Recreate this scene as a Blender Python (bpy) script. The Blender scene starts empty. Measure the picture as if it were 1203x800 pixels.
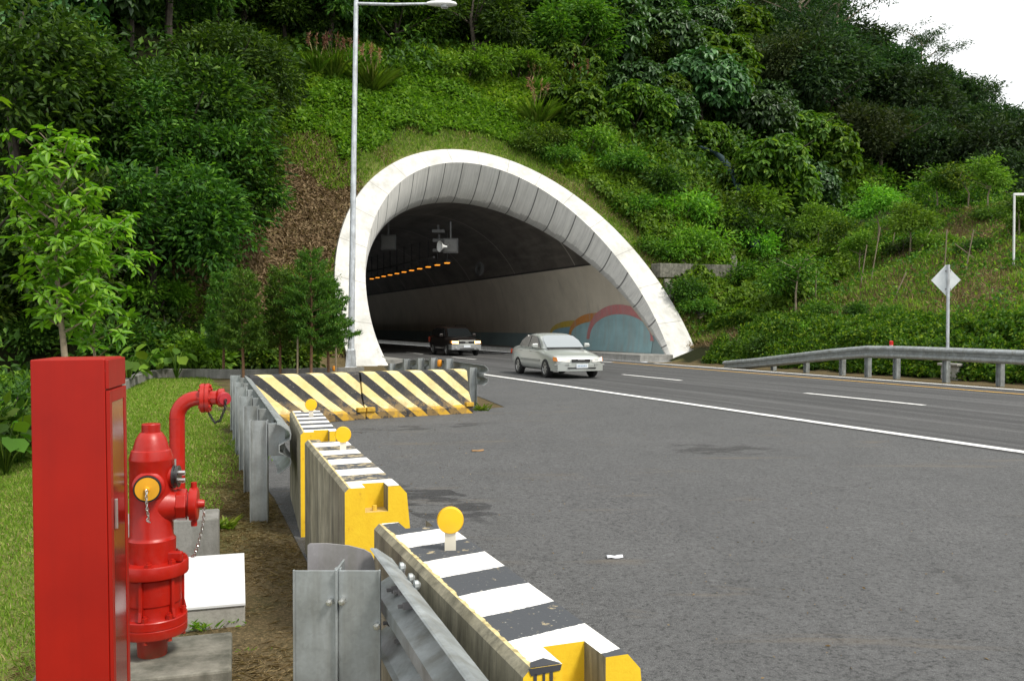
import bpy, bmesh, math, random
import numpy as np
from mathutils import Vector, Matrix, Euler

random.seed(7); rng = np.random.default_rng(7)
S = bpy.context.scene
COL = S.collection
R_ = math.radians
PI = math.pi

# ------------------------------------------------------------------ camera helpers
F_PX, CX, CY, HZ, CAM_H = 1050.0, 601.5, 400.0, 383.0, 1.6
PITCH = math.atan((CY - HZ) / F_PX)
def ray(px, py):
    dx = (px - CX) / F_PX; dy = (CY - py) / F_PX
    return Vector((dx, math.cos(PITCH) + dy * math.sin(PITCH), -math.sin(PITCH) + dy * math.cos(PITCH)))
def G(px, py, z=0.0):
    r = ray(px, py); t = (z - CAM_H) / r.z
    return Vector((r.x * t, r.y * t, z))
def P(px, py, Y):
    r = ray(px, py); t = Y / r.y
    return Vector((r.x * t, Y, CAM_H + r.z * t))
PHI = math.atan(428.5 / F_PX); CP, SP = math.cos(PHI), math.sin(PHI)
def RD(d, s, z=0.0):                 # road frame: d to the right, s along the road towards the tunnel
    return Vector((d * CP - s * SP, d * SP + s * CP, z))
def to_ds(x, y):
    return x * CP + y * SP, -x * SP + y * CP
ROAD_ROT = PHI                       # local +Y of an object turned by this runs along the road

# ------------------------------------------------------------------ materials
class NT:
    def __init__(self, name):
        self.m = bpy.data.materials.new(name); self.m.use_nodes = True
        self.t = self.m.node_tree; self.n = self.t.nodes; self.l = self.t.links
        self.b = self.n['Principled BSDF']; self.out = self.n['Material Output']
        self.tc = None
    def node(self, typ, **kw):
        x = self.n.new(typ)
        for k, v in kw.items():
            if k.startswith('i_'): x.inputs[k[2:].replace('_', ' ')].default_value = v
            else: setattr(x, k, v)
        return x
    def link(self, a, b): self.l.new(a, b)
    def coord(self, kind='Object'):
        if self.tc is None: self.tc = self.n.new('ShaderNodeTexCoord')
        return self.tc.outputs[kind]
    def noise(self, scale, detail=5, rough=.6, vec=None, stretch=None, dist=0):
        v = vec if vec is not None else self.coord()
        if stretch:
            mp = self.node('ShaderNodeMapping'); mp.inputs['Scale'].default_value = stretch
            self.link(v, mp.inputs['Vector']); v = mp.outputs['Vector']
        x = self.node('ShaderNodeTexNoise'); x.inputs['Scale'].default_value = scale
        x.inputs['Detail'].default_value = detail; x.inputs['Roughness'].default_value = rough
        x.inputs['Distortion'].default_value = dist
        self.link(v, x.inputs['Vector']); return x.outputs['Fac']
    def ramp(self, fac, stops, interp='LINEAR'):
        r = self.node('ShaderNodeValToRGB'); r.color_ramp.interpolation = interp
        el = r.color_ramp.elements
        while len(el) < len(stops): el.new(.5)
        for e, (p, c) in zip(el, stops):
            e.position = p; e.color = (c[0], c[1], c[2], 1) if not isinstance(c, (int, float)) else (c, c, c, 1)
        self.link(fac, r.inputs['Fac']); return r.outputs['Color']
    def mix(self, fac, a, b, blend='MIX'):
        x = self.node('ShaderNodeMix', data_type='RGBA', blend_type=blend)
        for s, v in ((0, fac), (6, a), (7, b)):
            if isinstance(v, (int, float)): x.inputs[s].default_value = v
            elif isinstance(v, tuple): x.inputs[s].default_value = (v[0], v[1], v[2], 1)
            else: self.link(v, x.inputs[s])
        return x.outputs[2]
    def math(self, op, a, b=None, c=None, clamp=False):
        x = self.node('ShaderNodeMath', operation=op, use_clamp=clamp)
        for i, v in enumerate((a, b, c)):
            if v is None: continue
            if isinstance(v, (int, float)): x.inputs[i].default_value = v
            else: self.link(v, x.inputs[i])
        return x.outputs[0]
    def sep(self, v):
        x = self.node('ShaderNodeSeparateXYZ'); self.link(v, x.inputs[0]); return x.outputs
    def color(self, c): 
        if isinstance(c, tuple): self.b.inputs['Base Color'].default_value = (c[0], c[1], c[2], 1)
        else: self.link(c, self.b.inputs['Base Color'])
    def rough(self, v):
        if isinstance(v, (int, float)): self.b.inputs['Roughness'].default_value = v
        else: self.link(v, self.b.inputs['Roughness'])
    def set(self, **kw):
        for k, v in kw.items(): self.b.inputs[k.replace('_', ' ')].default_value = v
    def bump(self, h, strength=.3, dist=.02):
        x = self.node('ShaderNodeBump'); x.inputs['Strength'].default_value = strength
        x.inputs['Distance'].default_value = dist
        self.link(h, x.inputs['Height']); self.link(x.outputs[0], self.b.inputs['Normal'])

def simple(name, col, rough=.5, metal=0.0, var=.12, scale=8, bump=0.0, bscale=60, emit=None, coat=0.0, spec=.5):
    t = NT(name)
    n = t.noise(scale)
    lo = tuple(c * (1 - var) for c in col); hi = tuple(min(1, c * (1 + var)) for c in col)
    t.color(t.ramp(n, [(.3, lo), (.7, hi)]))
    t.rough(rough); t.set(Metallic=metal, Coat_Weight=coat, Specular_IOR_Level=spec)
    if bump: t.bump(t.noise(bscale), bump, .01)
    if emit:
        t.b.inputs['Emission Color'].default_value = (*emit[:3], 1); t.b.inputs['Emission Strength'].default_value = emit[3]
    return t.m

def leaf_mat(name, c0, c1, c2=None, rough=.45, trans=.25, spec=.5, obj_var=.35):
    t = NT(name)
    geo = t.node('ShaderNodeNewGeometry'); oi = t.node('ShaderNodeObjectInfo')
    stops = [(0.0, c0), (.7, c1)] + ([(1.0, c2)] if c2 else [])
    col = t.ramp(geo.outputs['Random Per Island'], stops)
    f = t.math('MULTIPLY_ADD', oi.outputs['Random'], obj_var * 2, 1 - obj_var)
    hsv = t.node('ShaderNodeHueSaturation'); t.link(col, hsv.inputs['Color']); t.link(f, hsv.inputs['Value'])
    hv = t.math('MULTIPLY_ADD', oi.outputs['Random'], .035, .483); t.link(hv, hsv.inputs['Hue'])
    col = hsv.outputs['Color']
    t.color(col); t.rough(rough); t.set(Specular_IOR_Level=spec)
    tr = t.node('ShaderNodeBsdfTranslucent')
    bright = t.mix(1.0, col, (1.25, 1.35, .55), 'MULTIPLY'); t.link(bright, tr.inputs['Color'])
    mx = t.node('ShaderNodeMixShader'); mx.inputs[0].default_value = trans
    t.link(t.b.outputs[0], mx.inputs[1]); t.link(tr.outputs[0], mx.inputs[2]); t.link(mx.outputs[0], t.out.inputs['Surface'])
    return t.m

M = {}
M['red'] = simple('red_paint', (.44, .011, .004), .32, var=.10, scale=5, bump=.06, bscale=25, coat=.15)
def cabinet_red():
    t = NT('cabinet_red'); n = t.noise(2.2); n2 = t.noise(30, 3, stretch=(1, 1, .05))
    c = t.ramp(n, [(.3, (.28, .0065, .0025)), (.7, (.37, .010, .003))])
    c = t.mix(t.math('MULTIPLY', t.ramp(n2, [(.45, 0.0), (.8, 1.0)]), .25), c, (.22, .007, .004)); sp = t.noise(85, 2, .5); c = t.mix(t.ramp(sp, [(.765, 0.0), (.785, .7)]), c, (.45, .30, .27)); dz = t.ramp(t.sep(t.coord())[2], [(.0, .5), (.35, 0.0)]); c = t.mix(t.math('MULTIPLY', dz, n), c, (.16, .10, .06))
    t.color(c); t.set(Specular_IOR_Level=.3); t.rough(.45); t.bump(t.noise(1.5), .12, .02); return t.m
M['cabinet'] = cabinet_red()
def cast_red():
    t = NT('cast_red'); n = t.noise(7, 7, .7); ch = t.noise(38, 6, .7); f = t.noise(16, 5, .7)
    c = t.ramp(n, [(.3, (.32, .007, .0025)), (.7, (.43, .011, .004))])
    c = t.mix(t.ramp(f, [(.58, 0.0), (.75, .35)]), c, (.42, .035, .02))
    c = t.mix(t.ramp(ch, [(.66, 0.0), (.70, .8)]), c, (.13, .022, .010))
    z = t.sep(t.coord())[2]; low = t.ramp(z, [(.0, .8), (.16, 0.0)])
    c = t.mix(t.math('MULTIPLY', low, t.ramp(n, [(.4, .2), (.65, 1.0)])), c, (.16, .07, .035))
    t.color(c); t.rough(t.ramp(f, [(.35, .28), (.7, .5)])); t.bump(t.mix(.4, ch, f), .18, .006); return t.m
M['red'] = cast_red()
M['hyd_yellow'] = simple('cap_yellow', (.72, .36, .02), .45)
M['black_rubber'] = simple('black_rubber', (.015, .015, .016), .6)
M['steel'] = simple('bright_steel', (.6, .6, .58), .3, metal=.9)
def galv(name, base, rough=.48, metal=.65):
    t = NT(name)
    v = t.node('ShaderNodeTexVoronoi'); v.inputs['Scale'].default_value = 90; t.link(t.coord(), v.inputs['Vector'])
    n = t.noise(6, 6); st = t.noise(14, 4, stretch=(1, 1, .12))
    c = t.ramp(n, [(.3, tuple(b * .72 for b in base)), (.7, tuple(min(1, b * 1.12) for b in base))])
    bw = t.node('ShaderNodeRGBToBW'); t.link(v.outputs['Color'], bw.inputs[0]); c = t.mix(.07, c, bw.outputs[0], 'OVERLAY')
    c = t.mix(t.math('MULTIPLY', t.ramp(st, [(.45, 0.0), (.70, 1.0)]), .6), c, (.22, .215, .18))
    t.color(c); t.set(Metallic=metal); t.rough(t.ramp(n, [(.3, rough - .08), (.7, rough + .12)])); t.bump(n, .05)
    return t.m
M['galv'] = galv('galvanised_steel', (.42, .45, .455))
M['galv_dark'] = galv('weathered_steel', (.30, .29, .30), .6, .4)
M['pole'] = galv('pole_steel', (.62, .66, .70), .45, .4)

def concrete(name, lo, hi, streak=(.12, .12, .10), sa=.5, bump=.25, scale=3):
    t = NT(name)
    n = t.noise(scale, 8, .65); st = t.noise(5, 6, .6, stretch=(1.6, 1.6, .12)); f = t.noise(60, 4)
    c = t.ramp(n, [(.3, lo), (.7, hi)])
    c = t.mix(t.math('MULTIPLY', t.ramp(st, [(.5, 0.0), (.75, 1.0)]), sa), c, streak)
    c = t.mix(t.ramp(f, [(.3, .25), (.6, 0.0)]), c, (.08, .08, .07))
    t.color(c); t.rough(.9); t.bump(f, bump, .01); return t.m
M['concrete'] = concrete('concrete', (.30, .29, .26), (.46, .45, .41))
M['concrete_dark'] = concrete('mossy_concrete', (.05, .052, .038), (.24, .23, .19), (.03, .032, .018), .8, scale=6)
M['kerb'] = concrete('kerb_concrete', (.16, .16, .145), (.30, .29, .27), (.07, .07, .05), .6)

# ------------------------------------------------------------------ mesh builder
class MB:
    def __init__(self): self.v = []; self.f = []
    def add(self, vs, fs):
        o = len(self.v); self.v += [tuple(v) for v in vs]; self.f += [tuple(i + o for i in f) for f in fs]
    def box(self, lo, hi, mat=None):
        x0, y0, z0 = lo; x1, y1, z1 = hi
        vs = [Vector(c) for c in ((x0,y0,z0),(x1,y0,z0),(x1,y1,z0),(x0,y1,z0),(x0,y0,z1),(x1,y0,z1),(x1,y1,z1),(x0,y1,z1))]
        if mat is not None: vs = [mat @ v for v in vs]
        self.add(vs, [(0,3,2,1),(4,5,6,7),(0,1,5,4),(1,2,6,5),(2,3,7,6),(3,0,4,7)]); return self
    def tube(self, pts, rad, n=10, caps=True):
        pts = [Vector(p) for p in pts]
        if isinstance(rad, (int, float)): rad = [rad] * len(pts)
        rings = []; up = None
        for i, p in enumerate(pts):
            a = pts[max(0, i-1)]; b = pts[min(len(pts)-1, i+1)]; d = (b - a).normalized()
            if up is None: up = d.orthogonal().normalized()
            up = (up - d * up.dot(d)).normalized(); sd = d.cross(up)
            rings.append([p + (up * math.cos(2*PI*k/n) + sd * math.sin(2*PI*k/n)) * rad[i] for k in range(n)])
        self.rings(rings, caps); return self
    def rings(self, rings, caps=True, closed=True):
        n = len(rings[0]); vs = [v for r in rings for v in r]; fs = []
        for i in range(len(rings) - 1):
            for k in range(n if closed else n - 1):
                k2 = (k + 1) % n
                fs.append((i*n+k, i*n+k2, (i+1)*n+k2, (i+1)*n+k))
        if caps: fs.append(tuple(range(n))[::-1]); fs.append(tuple((len(rings)-1)*n + k for k in range(n)))
        self.add(vs, fs); return self
    def lathe(self, prof, base=(0,0,0), axis=(0,0,1), n=24):
        ax = Vector(axis).normalized(); u = ax.orthogonal().normalized(); w = ax.cross(u); b = Vector(base)
        self.rings([[b + ax*h + (u*math.cos(2*PI*k/n) + w*math.sin(2*PI*k/n))*max(r, 1e-4) for k in range(n)] for r, h in prof]); return self
    def sweep(self, prof, path, side, up=(0,0,1), caps=True):   # prof: (offset along side, offset along up), closed ring
        sides = side if isinstance(side, list) else [side] * len(path)
        self.rings([[Vector(p) + Vector(sd)*a + Vector(up)*b for a, b in prof] for p, sd in zip(path, sides)], caps); return self
    def build(self, name, mat, parent=None, smooth=False, bevel=0, angle=40):
        me = bpy.data.meshes.new(name); me.from_pydata(self.v, [], self.f); me.update()
        bm = bmesh.new(); bm.from_mesh(me)
        bmesh.ops.recalc_face_normals(bm, faces=bm.faces); bm.to_mesh(me); bm.free()
        o = bpy.data.objects.new(name, me); COL.objects.link(o)
        if mat: me.materials.append(mat)
        if smooth:
            me.shade_smooth()
            me.set_sharp_from_angle(angle=R_(angle))
        if bevel:
            b = o.modifiers.new('bevel', 'BEVEL'); b.width = bevel; b.segments = 2; b.limit_method = 'ANGLE'
        if parent: o.parent = parent
        return o

def pieces(name, mbs, mat, parent, **kw):
    return [m.build(name, mat, parent, **kw) for m in mbs]
def tag(o, label=None, cat=None, group=None, kind=None):
    if label: o['label'] = label
    if cat: o['category'] = cat
    if group: o['group'] = group
    if kind: o['kind'] = kind
    return o
def thing(name, label, cat, loc=(0,0,0), rz=0, group=None):
    o = bpy.data.objects.new(name, None); COL.objects.link(o); o.empty_display_size = .2
    o.location = loc; o.rotation_euler = (0, 0, rz); return tag(o, label, cat, group)
def dup(root, loc, rz=0, sc=1.0, label=None, group=None):
    r = root.copy(); COL.objects.link(r); r.location = loc; r.rotation_euler = (0, 0, rz)
    r.scale = sc if isinstance(sc, (tuple, list)) else (sc, sc, sc)
    if label: r['label'] = label
    if group: r['group'] = group
    for ch in root.children:
        c = ch.copy(); COL.objects.link(c); c.parent = r
        for g in ch.children:
            q = g.copy(); COL.objects.link(q); q.parent = c
    return r

def np_mesh(name, V, tris, mat, parent=None):
    me = bpy.data.meshes.new(name); nf = len(tris); k = tris.shape[1]
    me.vertices.add(len(V)); me.vertices.foreach_set('co', V.astype(np.float32).ravel())
    me.loops.add(nf * k); me.loops.foreach_set('vertex_index', tris.astype(np.int32).ravel())
    me.polygons.add(nf); me.polygons.foreach_set('loop_start', np.arange(0, nf * k, k, dtype=np.int32))
    me.update(); me.validate()
    if mat: me.materials.append(mat)
    o = bpy.data.objects.new(name, me); COL.objects.link(o)
    if parent: o.parent = parent
    return o

def nrm(a): return a / np.maximum(np.linalg.norm(a, axis=1, keepdims=True), 1e-9)
def leaf_arrays(C, A, N, L, W, fold=.18, droop=.15, wide=False):
    A = nrm(A); Sd = nrm(np.cross(A, N)); N2 = np.cross(Sd, A)
    L = L[:, None]; W = W[:, None]; n = len(C)
    if not wide:
        V = np.stack([C, C + A*L*.42 + Sd*W*.5 + N2*fold*W, C + A*L - N2*droop*L, C + A*L*.42 - Sd*W*.5 + N2*fold*W], 1).reshape(-1, 3)
        i = np.arange(n)[:, None] * 4
        T = np.concatenate([i + np.array([[0, 1, 2]]), i + np.array([[0, 2, 3]])], 0)
    else:
        V = np.stack([C, C + A*L*.30 + Sd*W*.42 + N2*fold*W, C + A*L*.68 + Sd*W*.46 + N2*(fold*W - droop*.4*L), C + A*L - N2*droop*L,
                      C + A*L*.68 - Sd*W*.46 + N2*(fold*W - droop*.4*L), C + A*L*.30 - Sd*W*.42 + N2*fold*W], 1).reshape(-1, 3)
        i = np.arange(n)[:, None] * 6
        T = np.concatenate([i + np.array([[0, 1, 2]]), i + np.array([[0, 2, 3]]), i + np.array([[0, 3, 4]]), i + np.array([[0, 4, 5]])], 0)
    return V, T
def leaves(name, C, A, N, L, W, mat, parent=None, **kw):
    V, T = leaf_arrays(C, A, N, L, W, **kw); return np_mesh(name, V, T, mat, parent)

def rand_dirs(n, r=rng):
    v = r.normal(size=(n, 3)); return nrm(v)

_tab = np.random.default_rng(3).random((256, 256))
def vnoise(x, y, sc=1.0):
    x = np.asarray(x, float) * sc; y = np.asarray(y, float) * sc
    xi = np.floor(x).astype(int); yi = np.floor(y).astype(int); fx = x - xi; fy = y - yi
    fx = fx*fx*(3-2*fx); fy = fy*fy*(3-2*fy)
    g = lambda a, b: _tab[a % 256, b % 256]
    return (g(xi, yi)*(1-fx)+g(xi+1, yi)*fx)*(1-fy) + (g(xi, yi+1)*(1-fx)+g(xi+1, yi+1)*fx)*fy
def fnoise(x, y, sc): return .55*vnoise(x, y, sc) + .3*vnoise(x+17, y+5, sc*2.1) + .15*vnoise(x+3, y+41, sc*4.3)

# ------------------------------------------------------------------ terrain
O_DC, O_ZC, O_RX, O_RZ, O_S, O_K = 15.72, 1.80, 8.36, 9.26, 35.38, .926
M_DC, M_ZC, M_RX, M_RZ = 15.68, 1.95, 6.95, 8.28
I_DC, I_ZC, I_R, I_S, I_K = 15.72, 1.58, 6.81, 35.60, 1.3576
SL = .926
def sstep(a, b, x):
    t = np.clip((x - a) / (b - a), 0, 1); return t*t*(3-2*t)
def terr(X, Y):
    X = np.asarray(X, float); Y = np.asarray(Y, float)
    d, s = to_ds(X, Y)
    toe = 35.72 + .3*np.maximum(0, d-27) - 4.0*sstep(6.2, -1, d)
    A = (s - toe) / SL
    A = np.where(A > 17, 17 + (A-17)*.78, A)
    cap = 62 - 1.15*np.maximum(0, X - 4); cap = np.maximum(cap, 34 - .50*np.maximum(0, X-30)) 
    cap = np.minimum(cap, np.where(X > 20, 34 - .50*np.maximum(0, X-30), 62)) - .5*np.maximum(0, Y-100)
    A = np.minimum(A, np.maximum(cap, 4))
    u = d - 22.2
    B = np.where(u < 16.5, .44*u, 7.26 + .06*(u-16.5)) + .5*sstep(0, 3, u)*(fnoise(X, Y, .3)-.5)*2
    B = np.minimum(B, 15)
    Lz = -np.minimum(.26*np.maximum(0, .1-d) + .0*d, 1.9)
    z = np.where(d < .1, Lz, 0.0)
    far = sstep(24, 30, np.abs(d-15.7)*1.6 + np.maximum(0, (A-14))*2)
    A = A + far*(fnoise(X, Y, .12)-.5)*3.0*sstep(0, 4, A)
    z = np.maximum(z, A); z = np.where(d > 22.2, np.maximum(z, B), z)
    return z
def terr1(x, y): return float(terr(np.array([x]), np.array([y]))[0])
def in_portal(d, z, shrink=0.0):
    return ((d-O_DC)/(O_RX-shrink))**2 + ((z-O_ZC)/(O_RZ-shrink))**2 < 1

def lawn_edge(s):
    return np.interp(s, [0, 4.4, 5.6, 7, 9, 13, 18, 30], [-.75, -.75, -.15, .35, .75, 1.15, 1.45, 1.9])
def ground_mat():
    t = NT('ground'); a = t.node('ShaderNodeVertexColor', layer_name='zone'); sp = t.node('ShaderNodeSeparateColor')
    t.link(a.outputs['Color'], sp.inputs[0])
    n = t.noise(1.3, 8, .7); n2 = t.noise(14, 6, .7)
    soil = t.ramp(n2, [(.3, (.012, .014, .007)), (.7, (.030, .034, .014))])
    grass = t.ramp(n2, [(.3, (.10, .12, .03)), (.7, (.21, .22, .075))])
    brown = t.ramp(n2, [(.25, (.055, .045, .020)), (.5, (.13, .10, .048)), (.75, (.22, .175, .09))])
    dirt = t.ramp(n, [(.3, (.060, .052, .026)), (.5, (.115, .088, .048)), (.7, (.045, .046, .020))])
    n3 = t.noise(48, 6, .75); dirt = t.mix(t.ramp(n3, [(.52, 0.0), (.64, .7)]), dirt, (.26, .19, .10)); dirt = t.mix(t.ramp(n3, [(.34, .8), (.46, 0.0)]), dirt, (.022, .02, .012))
    c = t.mix(sp.outputs[0], soil, brown); c = t.mix(sp.outputs[1], c, grass); c = t.mix(sp.outputs[2], c, dirt)
    t.color(c); t.rough(1.0); t.set(Specular_IOR_Level=.05); t.bump(n2, .6, .05); return t.m

def build_terrain():
    st = .6
    xs = np.arange(-72, 96, st); ys = np.arange(-14, 136, st)
    X, Y = np.meshgrid(xs, ys); Z = terr(X, Y); d, s = to_ds(X, Y)
    nx, ny = len(xs), len(ys)
    V = np.stack([X, Y, Z], -1).reshape(-1, 3)
    i = (np.arange(ny-1)[:, None]*nx + np.arange(nx-1)[None, :]).ravel()
    F = np.stack([i, i+1, i+nx+1, i+nx], 1)
    cen = V[F].mean(1); cd, cs = to_ds(cen[:, 0], cen[:, 1])
    kill = in_portal(cd, cen[:, 2], .45) & (cs > 35.2) & (cs < 47.5) & (cen[:, 2] > .01)
    kill |= (np.abs(cd-O_DC) < 6.6) & (cs > 34.6) & (cs < 37.5)
    F = F[~kill]
    o = np_mesh('ground', V, F, ground_mat()); o['kind'] = 'structure'
    o.data.shade_smooth()
    col = np.zeros((len(V), 4), np.float32); col[:, 3] = 1
    dd, ss, zz = d.ravel(), s.ravel(), Z.ravel()
    nz = fnoise(V[:, 0], V[:, 1], .35)
    mul = sstep(9.8, 8.6, dd) * sstep(.5, 3.0, dd) * sstep(12.6, 10.8, zz) * (ss > 30)
    br = (dd > 24) & (dd < 46) & (ss < 46) & (ss > 5)
    col[:, 0] = np.clip(mul + br*sstep(.44, .62, nz)*.9, 0, 1)
    rim = (((dd < 22) & (dd > 9.5)) | (zz > np.where(dd < 15, 10.6, 2.5))) * sstep(1.20, 1.02, np.sqrt(((dd-O_DC)/O_RX)**2 + ((zz-O_ZC)/O_RZ)**2)) * (ss > 34)
    col[:, 1] = np.clip(((dd < lawn_edge(ss)) & (ss < 30) & (dd > -3.2))*1.0 + rim*.9 + br*sstep(.55, .4, nz)*.5, 0, 1)
    col[:, 2] = ((dd > -.8) & (dd < 22) & (zz < .25)).astype(np.float32) * sstep(-.15, .3, dd - lawn_edge(ss))
    at = o.data.color_attributes.new('zone', 'FLOAT_COLOR', 'POINT'); at.data.foreach_set('color', col.ravel())
build_terrain()

# ------------------------------------------------------------------ roads and markings
def asphalt(name, lo, hi, crack=True, coarse=190):
    t = NT(name)
    n = t.noise(.45, 7, .62); n1 = t.noise(3.0, 7, .7, stretch=(1, .4, 1)); f = t.noise(coarse, 4, .8); g = t.noise(42, 5, .75); m = t.noise(13, 6, .75)
    c = t.ramp(n, [(.32, lo), (.68, hi)])
    c = t.mix(t.ramp(n1, [(.34, .4), (.54, 0.0)]), c, tuple(x*.66 for x in lo))
    c = t.mix(t.ramp(m, [(.34, .55), (.50, 0.0)]), c, tuple(x*.55 for x in lo))
    c = t.mix(t.ramp(m, [(.56, 0.0), (.72, .45)]), c, tuple(x*1.7 for x in hi))
    c = t.mix(t.ramp(f, [(.52, 0.0), (.62, 1.0)]), c, tuple(min(1, x*2.5) for x in hi))
    c = t.mix(t.ramp(g, [(.36, .85), (.49, 0.0)]), c, tuple(x*.30 for x in lo))
    c = t.mix(t.ramp(g, [(.60, 0.0), (.70, .6)]), c, tuple(x*2.1 for x in hi))
    if crack:
        st = t.noise(2.0, 5, .6, stretch=(.25, 1.3, 1), dist=.6)
        c = t.mix(t.ramp(st, [(.60, 0.0), (.70, .4)]), c, (.14, .115, .085))
        v = t.node('ShaderNodeTexVoronoi', feature='DISTANCE_TO_EDGE'); v.inputs['Scale'].default_value = .55
        dn = t.node('ShaderNodeTexNoise'); dn.inputs['Scale'].default_value = 1.6; dn.inputs['Detail'].default_value = 6; t.link(t.coord(), dn.inputs['Vector'])
        va = t.node('ShaderNodeVectorMath', operation='MULTIPLY_ADD'); va.inputs[1].default_value = (1.3, 1.3, 0); t.link(dn.outputs['Color'], va.inputs[0]); t.link(t.coord(), va.inputs[2]); t.link(va.outputs[0], v.inputs['Vector'])
        k = t.math('MULTIPLY', t.ramp(v.outputs['Distance'], [(.002, .45), (.007, 0.0)]), t.ramp(t.noise(.8, 4), [(.48, 0.0), (.60, 1.0)]))
        c = t.mix(k, c, (.02, .02, .02))
    else:
        mp = t.node('ShaderNodeMapping'); mp.inputs['Rotation'].default_value = (0, 0, -PHI); t.link(t.coord(), mp.inputs['Vector'])
        st = t.noise(1.0, 5, .6, vec=mp.outputs['Vector'], stretch=(2.2, .04, 1))
        c = t.mix(t.ramp(st, [(.40, .6), (.58, 0.0)]), c, tuple(x*.55 for x in lo))
        c = t.mix(t.ramp(st, [(.52, 0.0), (.68, .4)]), c, tuple(x*1.5 for x in hi))
    t.color(c); t.rough(t.ramp(f, [(.3, .75), (.7, .95)])); t.set(Specular_IOR_Level=.3); t.bump(t.mix(.5, f, g), .7, .006); return t.m
M['asphalt'] = asphalt('lay_by_asphalt', (.065, .066, .067), (.088, .0885, .089))
M['carriage'] = asphalt('carriageway_asphalt', (.064, .064, .065), (.080, .080, .080), False, 160)
def paint(name, col, wear=.55):
    t = NT(name); n = t.noise(6, 8, .75); f = t.noise(90, 3)
    c = t.mix(t.ramp(n, [(wear, 0.0), (wear+.08, .8)]), col, (.12, .12, .12))
    t.color(c); t.rough(.7); t.bump(f, .2, .004); return t.m
M['line_white'] = paint('road_white', (.78, .78, .76))
M['line_yellow'] = paint('road_yellow', (.62, .36, .07))

def sheet(name, poly, z, mat, sub=0):
    mb = MB(); mb.add([(p[0], p[1], z) for p in poly], [tuple(range(len(poly)))])
    o = mb.build(name, mat)
    if o.data.polygons[0].normal.z < 0: o.data.flip_normals()
    o['kind'] = 'structure'; return o
def strip(name, d0, d1, s0, s1, z, mat):
    return sheet(name, [RD(d0, s0), RD(d1, s0), RD(d1, s1), RD(d0, s1)], z, mat)
strip('carriageway', 9.95, 20.3, -16, 130, .006, M['carriage'])
lb = [G(760, 815), G(560, 672), G(452, 575), G(400, 505), G(345, 500), G(300, 503), G(290, 482), G(556, 475)]
b1 = RD(.98, -14)
lay = [b1, RD(.95, 1.2), RD(.92, 4.5), RD(1.0, 6.4), RD(1.08, 8.5), RD(1.0, 12.6), RD(1.3, 14.2), RD(6.5, 16.3)]
lay += [RD(7.4, 22.0), RD(8.1, 29.0), RD(9.2, 36.2), RD(9.97, 36.2), RD(9.97, -14)]
sheet('lay_by', lay, .010, M['asphalt'])
MARKZ = .016
for (d0, s0, d1, s1) in ((10.22, -14, 10.22, 128),):
    strip('edge_line', d0-.10, d0+.10, s0, s1, MARKZ, M['line_white'])
strip('yellow_line', 18.78, 18.93, -14, 34.6, MARKZ, M['line_yellow'])
strip('far_edge_line', 19.95, 20.15, -14, 33.0, MARKZ, M['line_white'])
strip('tunnel_edge_line', 18.78, 18.95, 34.6, 128, MARKZ, M['line_white'])
dG = [(942, 462.5, 1094, 476.5), (725, 440.6, 802, 447.4)]
dl = 14.42
for k in range(-3, 9):
    s0 = 13.45 + k*8.8
    strip('lane_dash', dl-.075, dl+.075, s0, s0+3.5, MARKZ, M['line_white'])

# dark stains and patches lie on the lay-by surface
def blob(name, c, rx, ry, rot, z, mat, jag=.25, n=48, seed=1):
    r = random.Random(seed); pts = []
    for k in range(n):
        a = 2*PI*k/n; q = 1 + jag*(r.random()-.5)*2
        x, y = math.cos(a)*rx*q, math.sin(a)*ry*q
        pts.append((c[0]+x*math.cos(rot)-y*math.sin(rot), c[1]+x*math.sin(rot)+y*math.cos(rot)))
    return sheet(name, pts, z, mat)
def stain_mat(name, col, dens, scale=1.6, stretch=None):
    t = NT(name); t.m.blend_method = 'BLEND' if hasattr(t.m, 'blend_method') else t.m.blend_method
    n = t.noise(scale, 6, .65, stretch=stretch); f = t.noise(70, 3)
    uv = t.coord('Generated'); s = t.sep(uv)
    ex = t.math('ABSOLUTE', t.math('SUBTRACT', s[0], .5)); ey = t.math('ABSOLUTE', t.math('SUBTRACT', s[1], .5))
    e = t.math('MULTIPLY', t.math('SUBTRACT', .5, t.math('MAXIMUM', ex, ey)), 5.0, clamp=True)
    a = t.math('MULTIPLY', t.ramp(n, [(.46, 0.0), (.51, dens)]), e, clamp=True)
    t.color(t.ramp(f, [(.3, tuple(x*.6 for x in col)), (.7, tuple(x*1.5 for x in col))])); t.rough(.9)
    t.link(a, t.b.inputs['Alpha']); return t.m
M['stain'] = stain_mat('tar_stain', (.032, .032, .034), .5, 2.0, (1, 2.2, 1))
M['stain2'] = stain_mat('old_stain', (.036, .035, .034), .32, 1.2, (1, 2, 1))
M['rust'] = stain_mat('mud_stain', (.13, .105, .075), .45, .7)
blob('road_stain', G(507, 590), .42, .95, .55, .0135, M['stain'], .2, seed=3)
blob('road_patch', G(846, 528.5), .72, .55, -.2, .0135, M['stain2'], .12, seed=5)
blob('road_patch', G(480, 503), 1.5, .35, .5, .0135, M['stain2'], .2, seed=8)
#blob('mud_patch', G(700, 640), 1.5, .6, .3, .0135, M['rust'], .2, seed=9)

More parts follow.
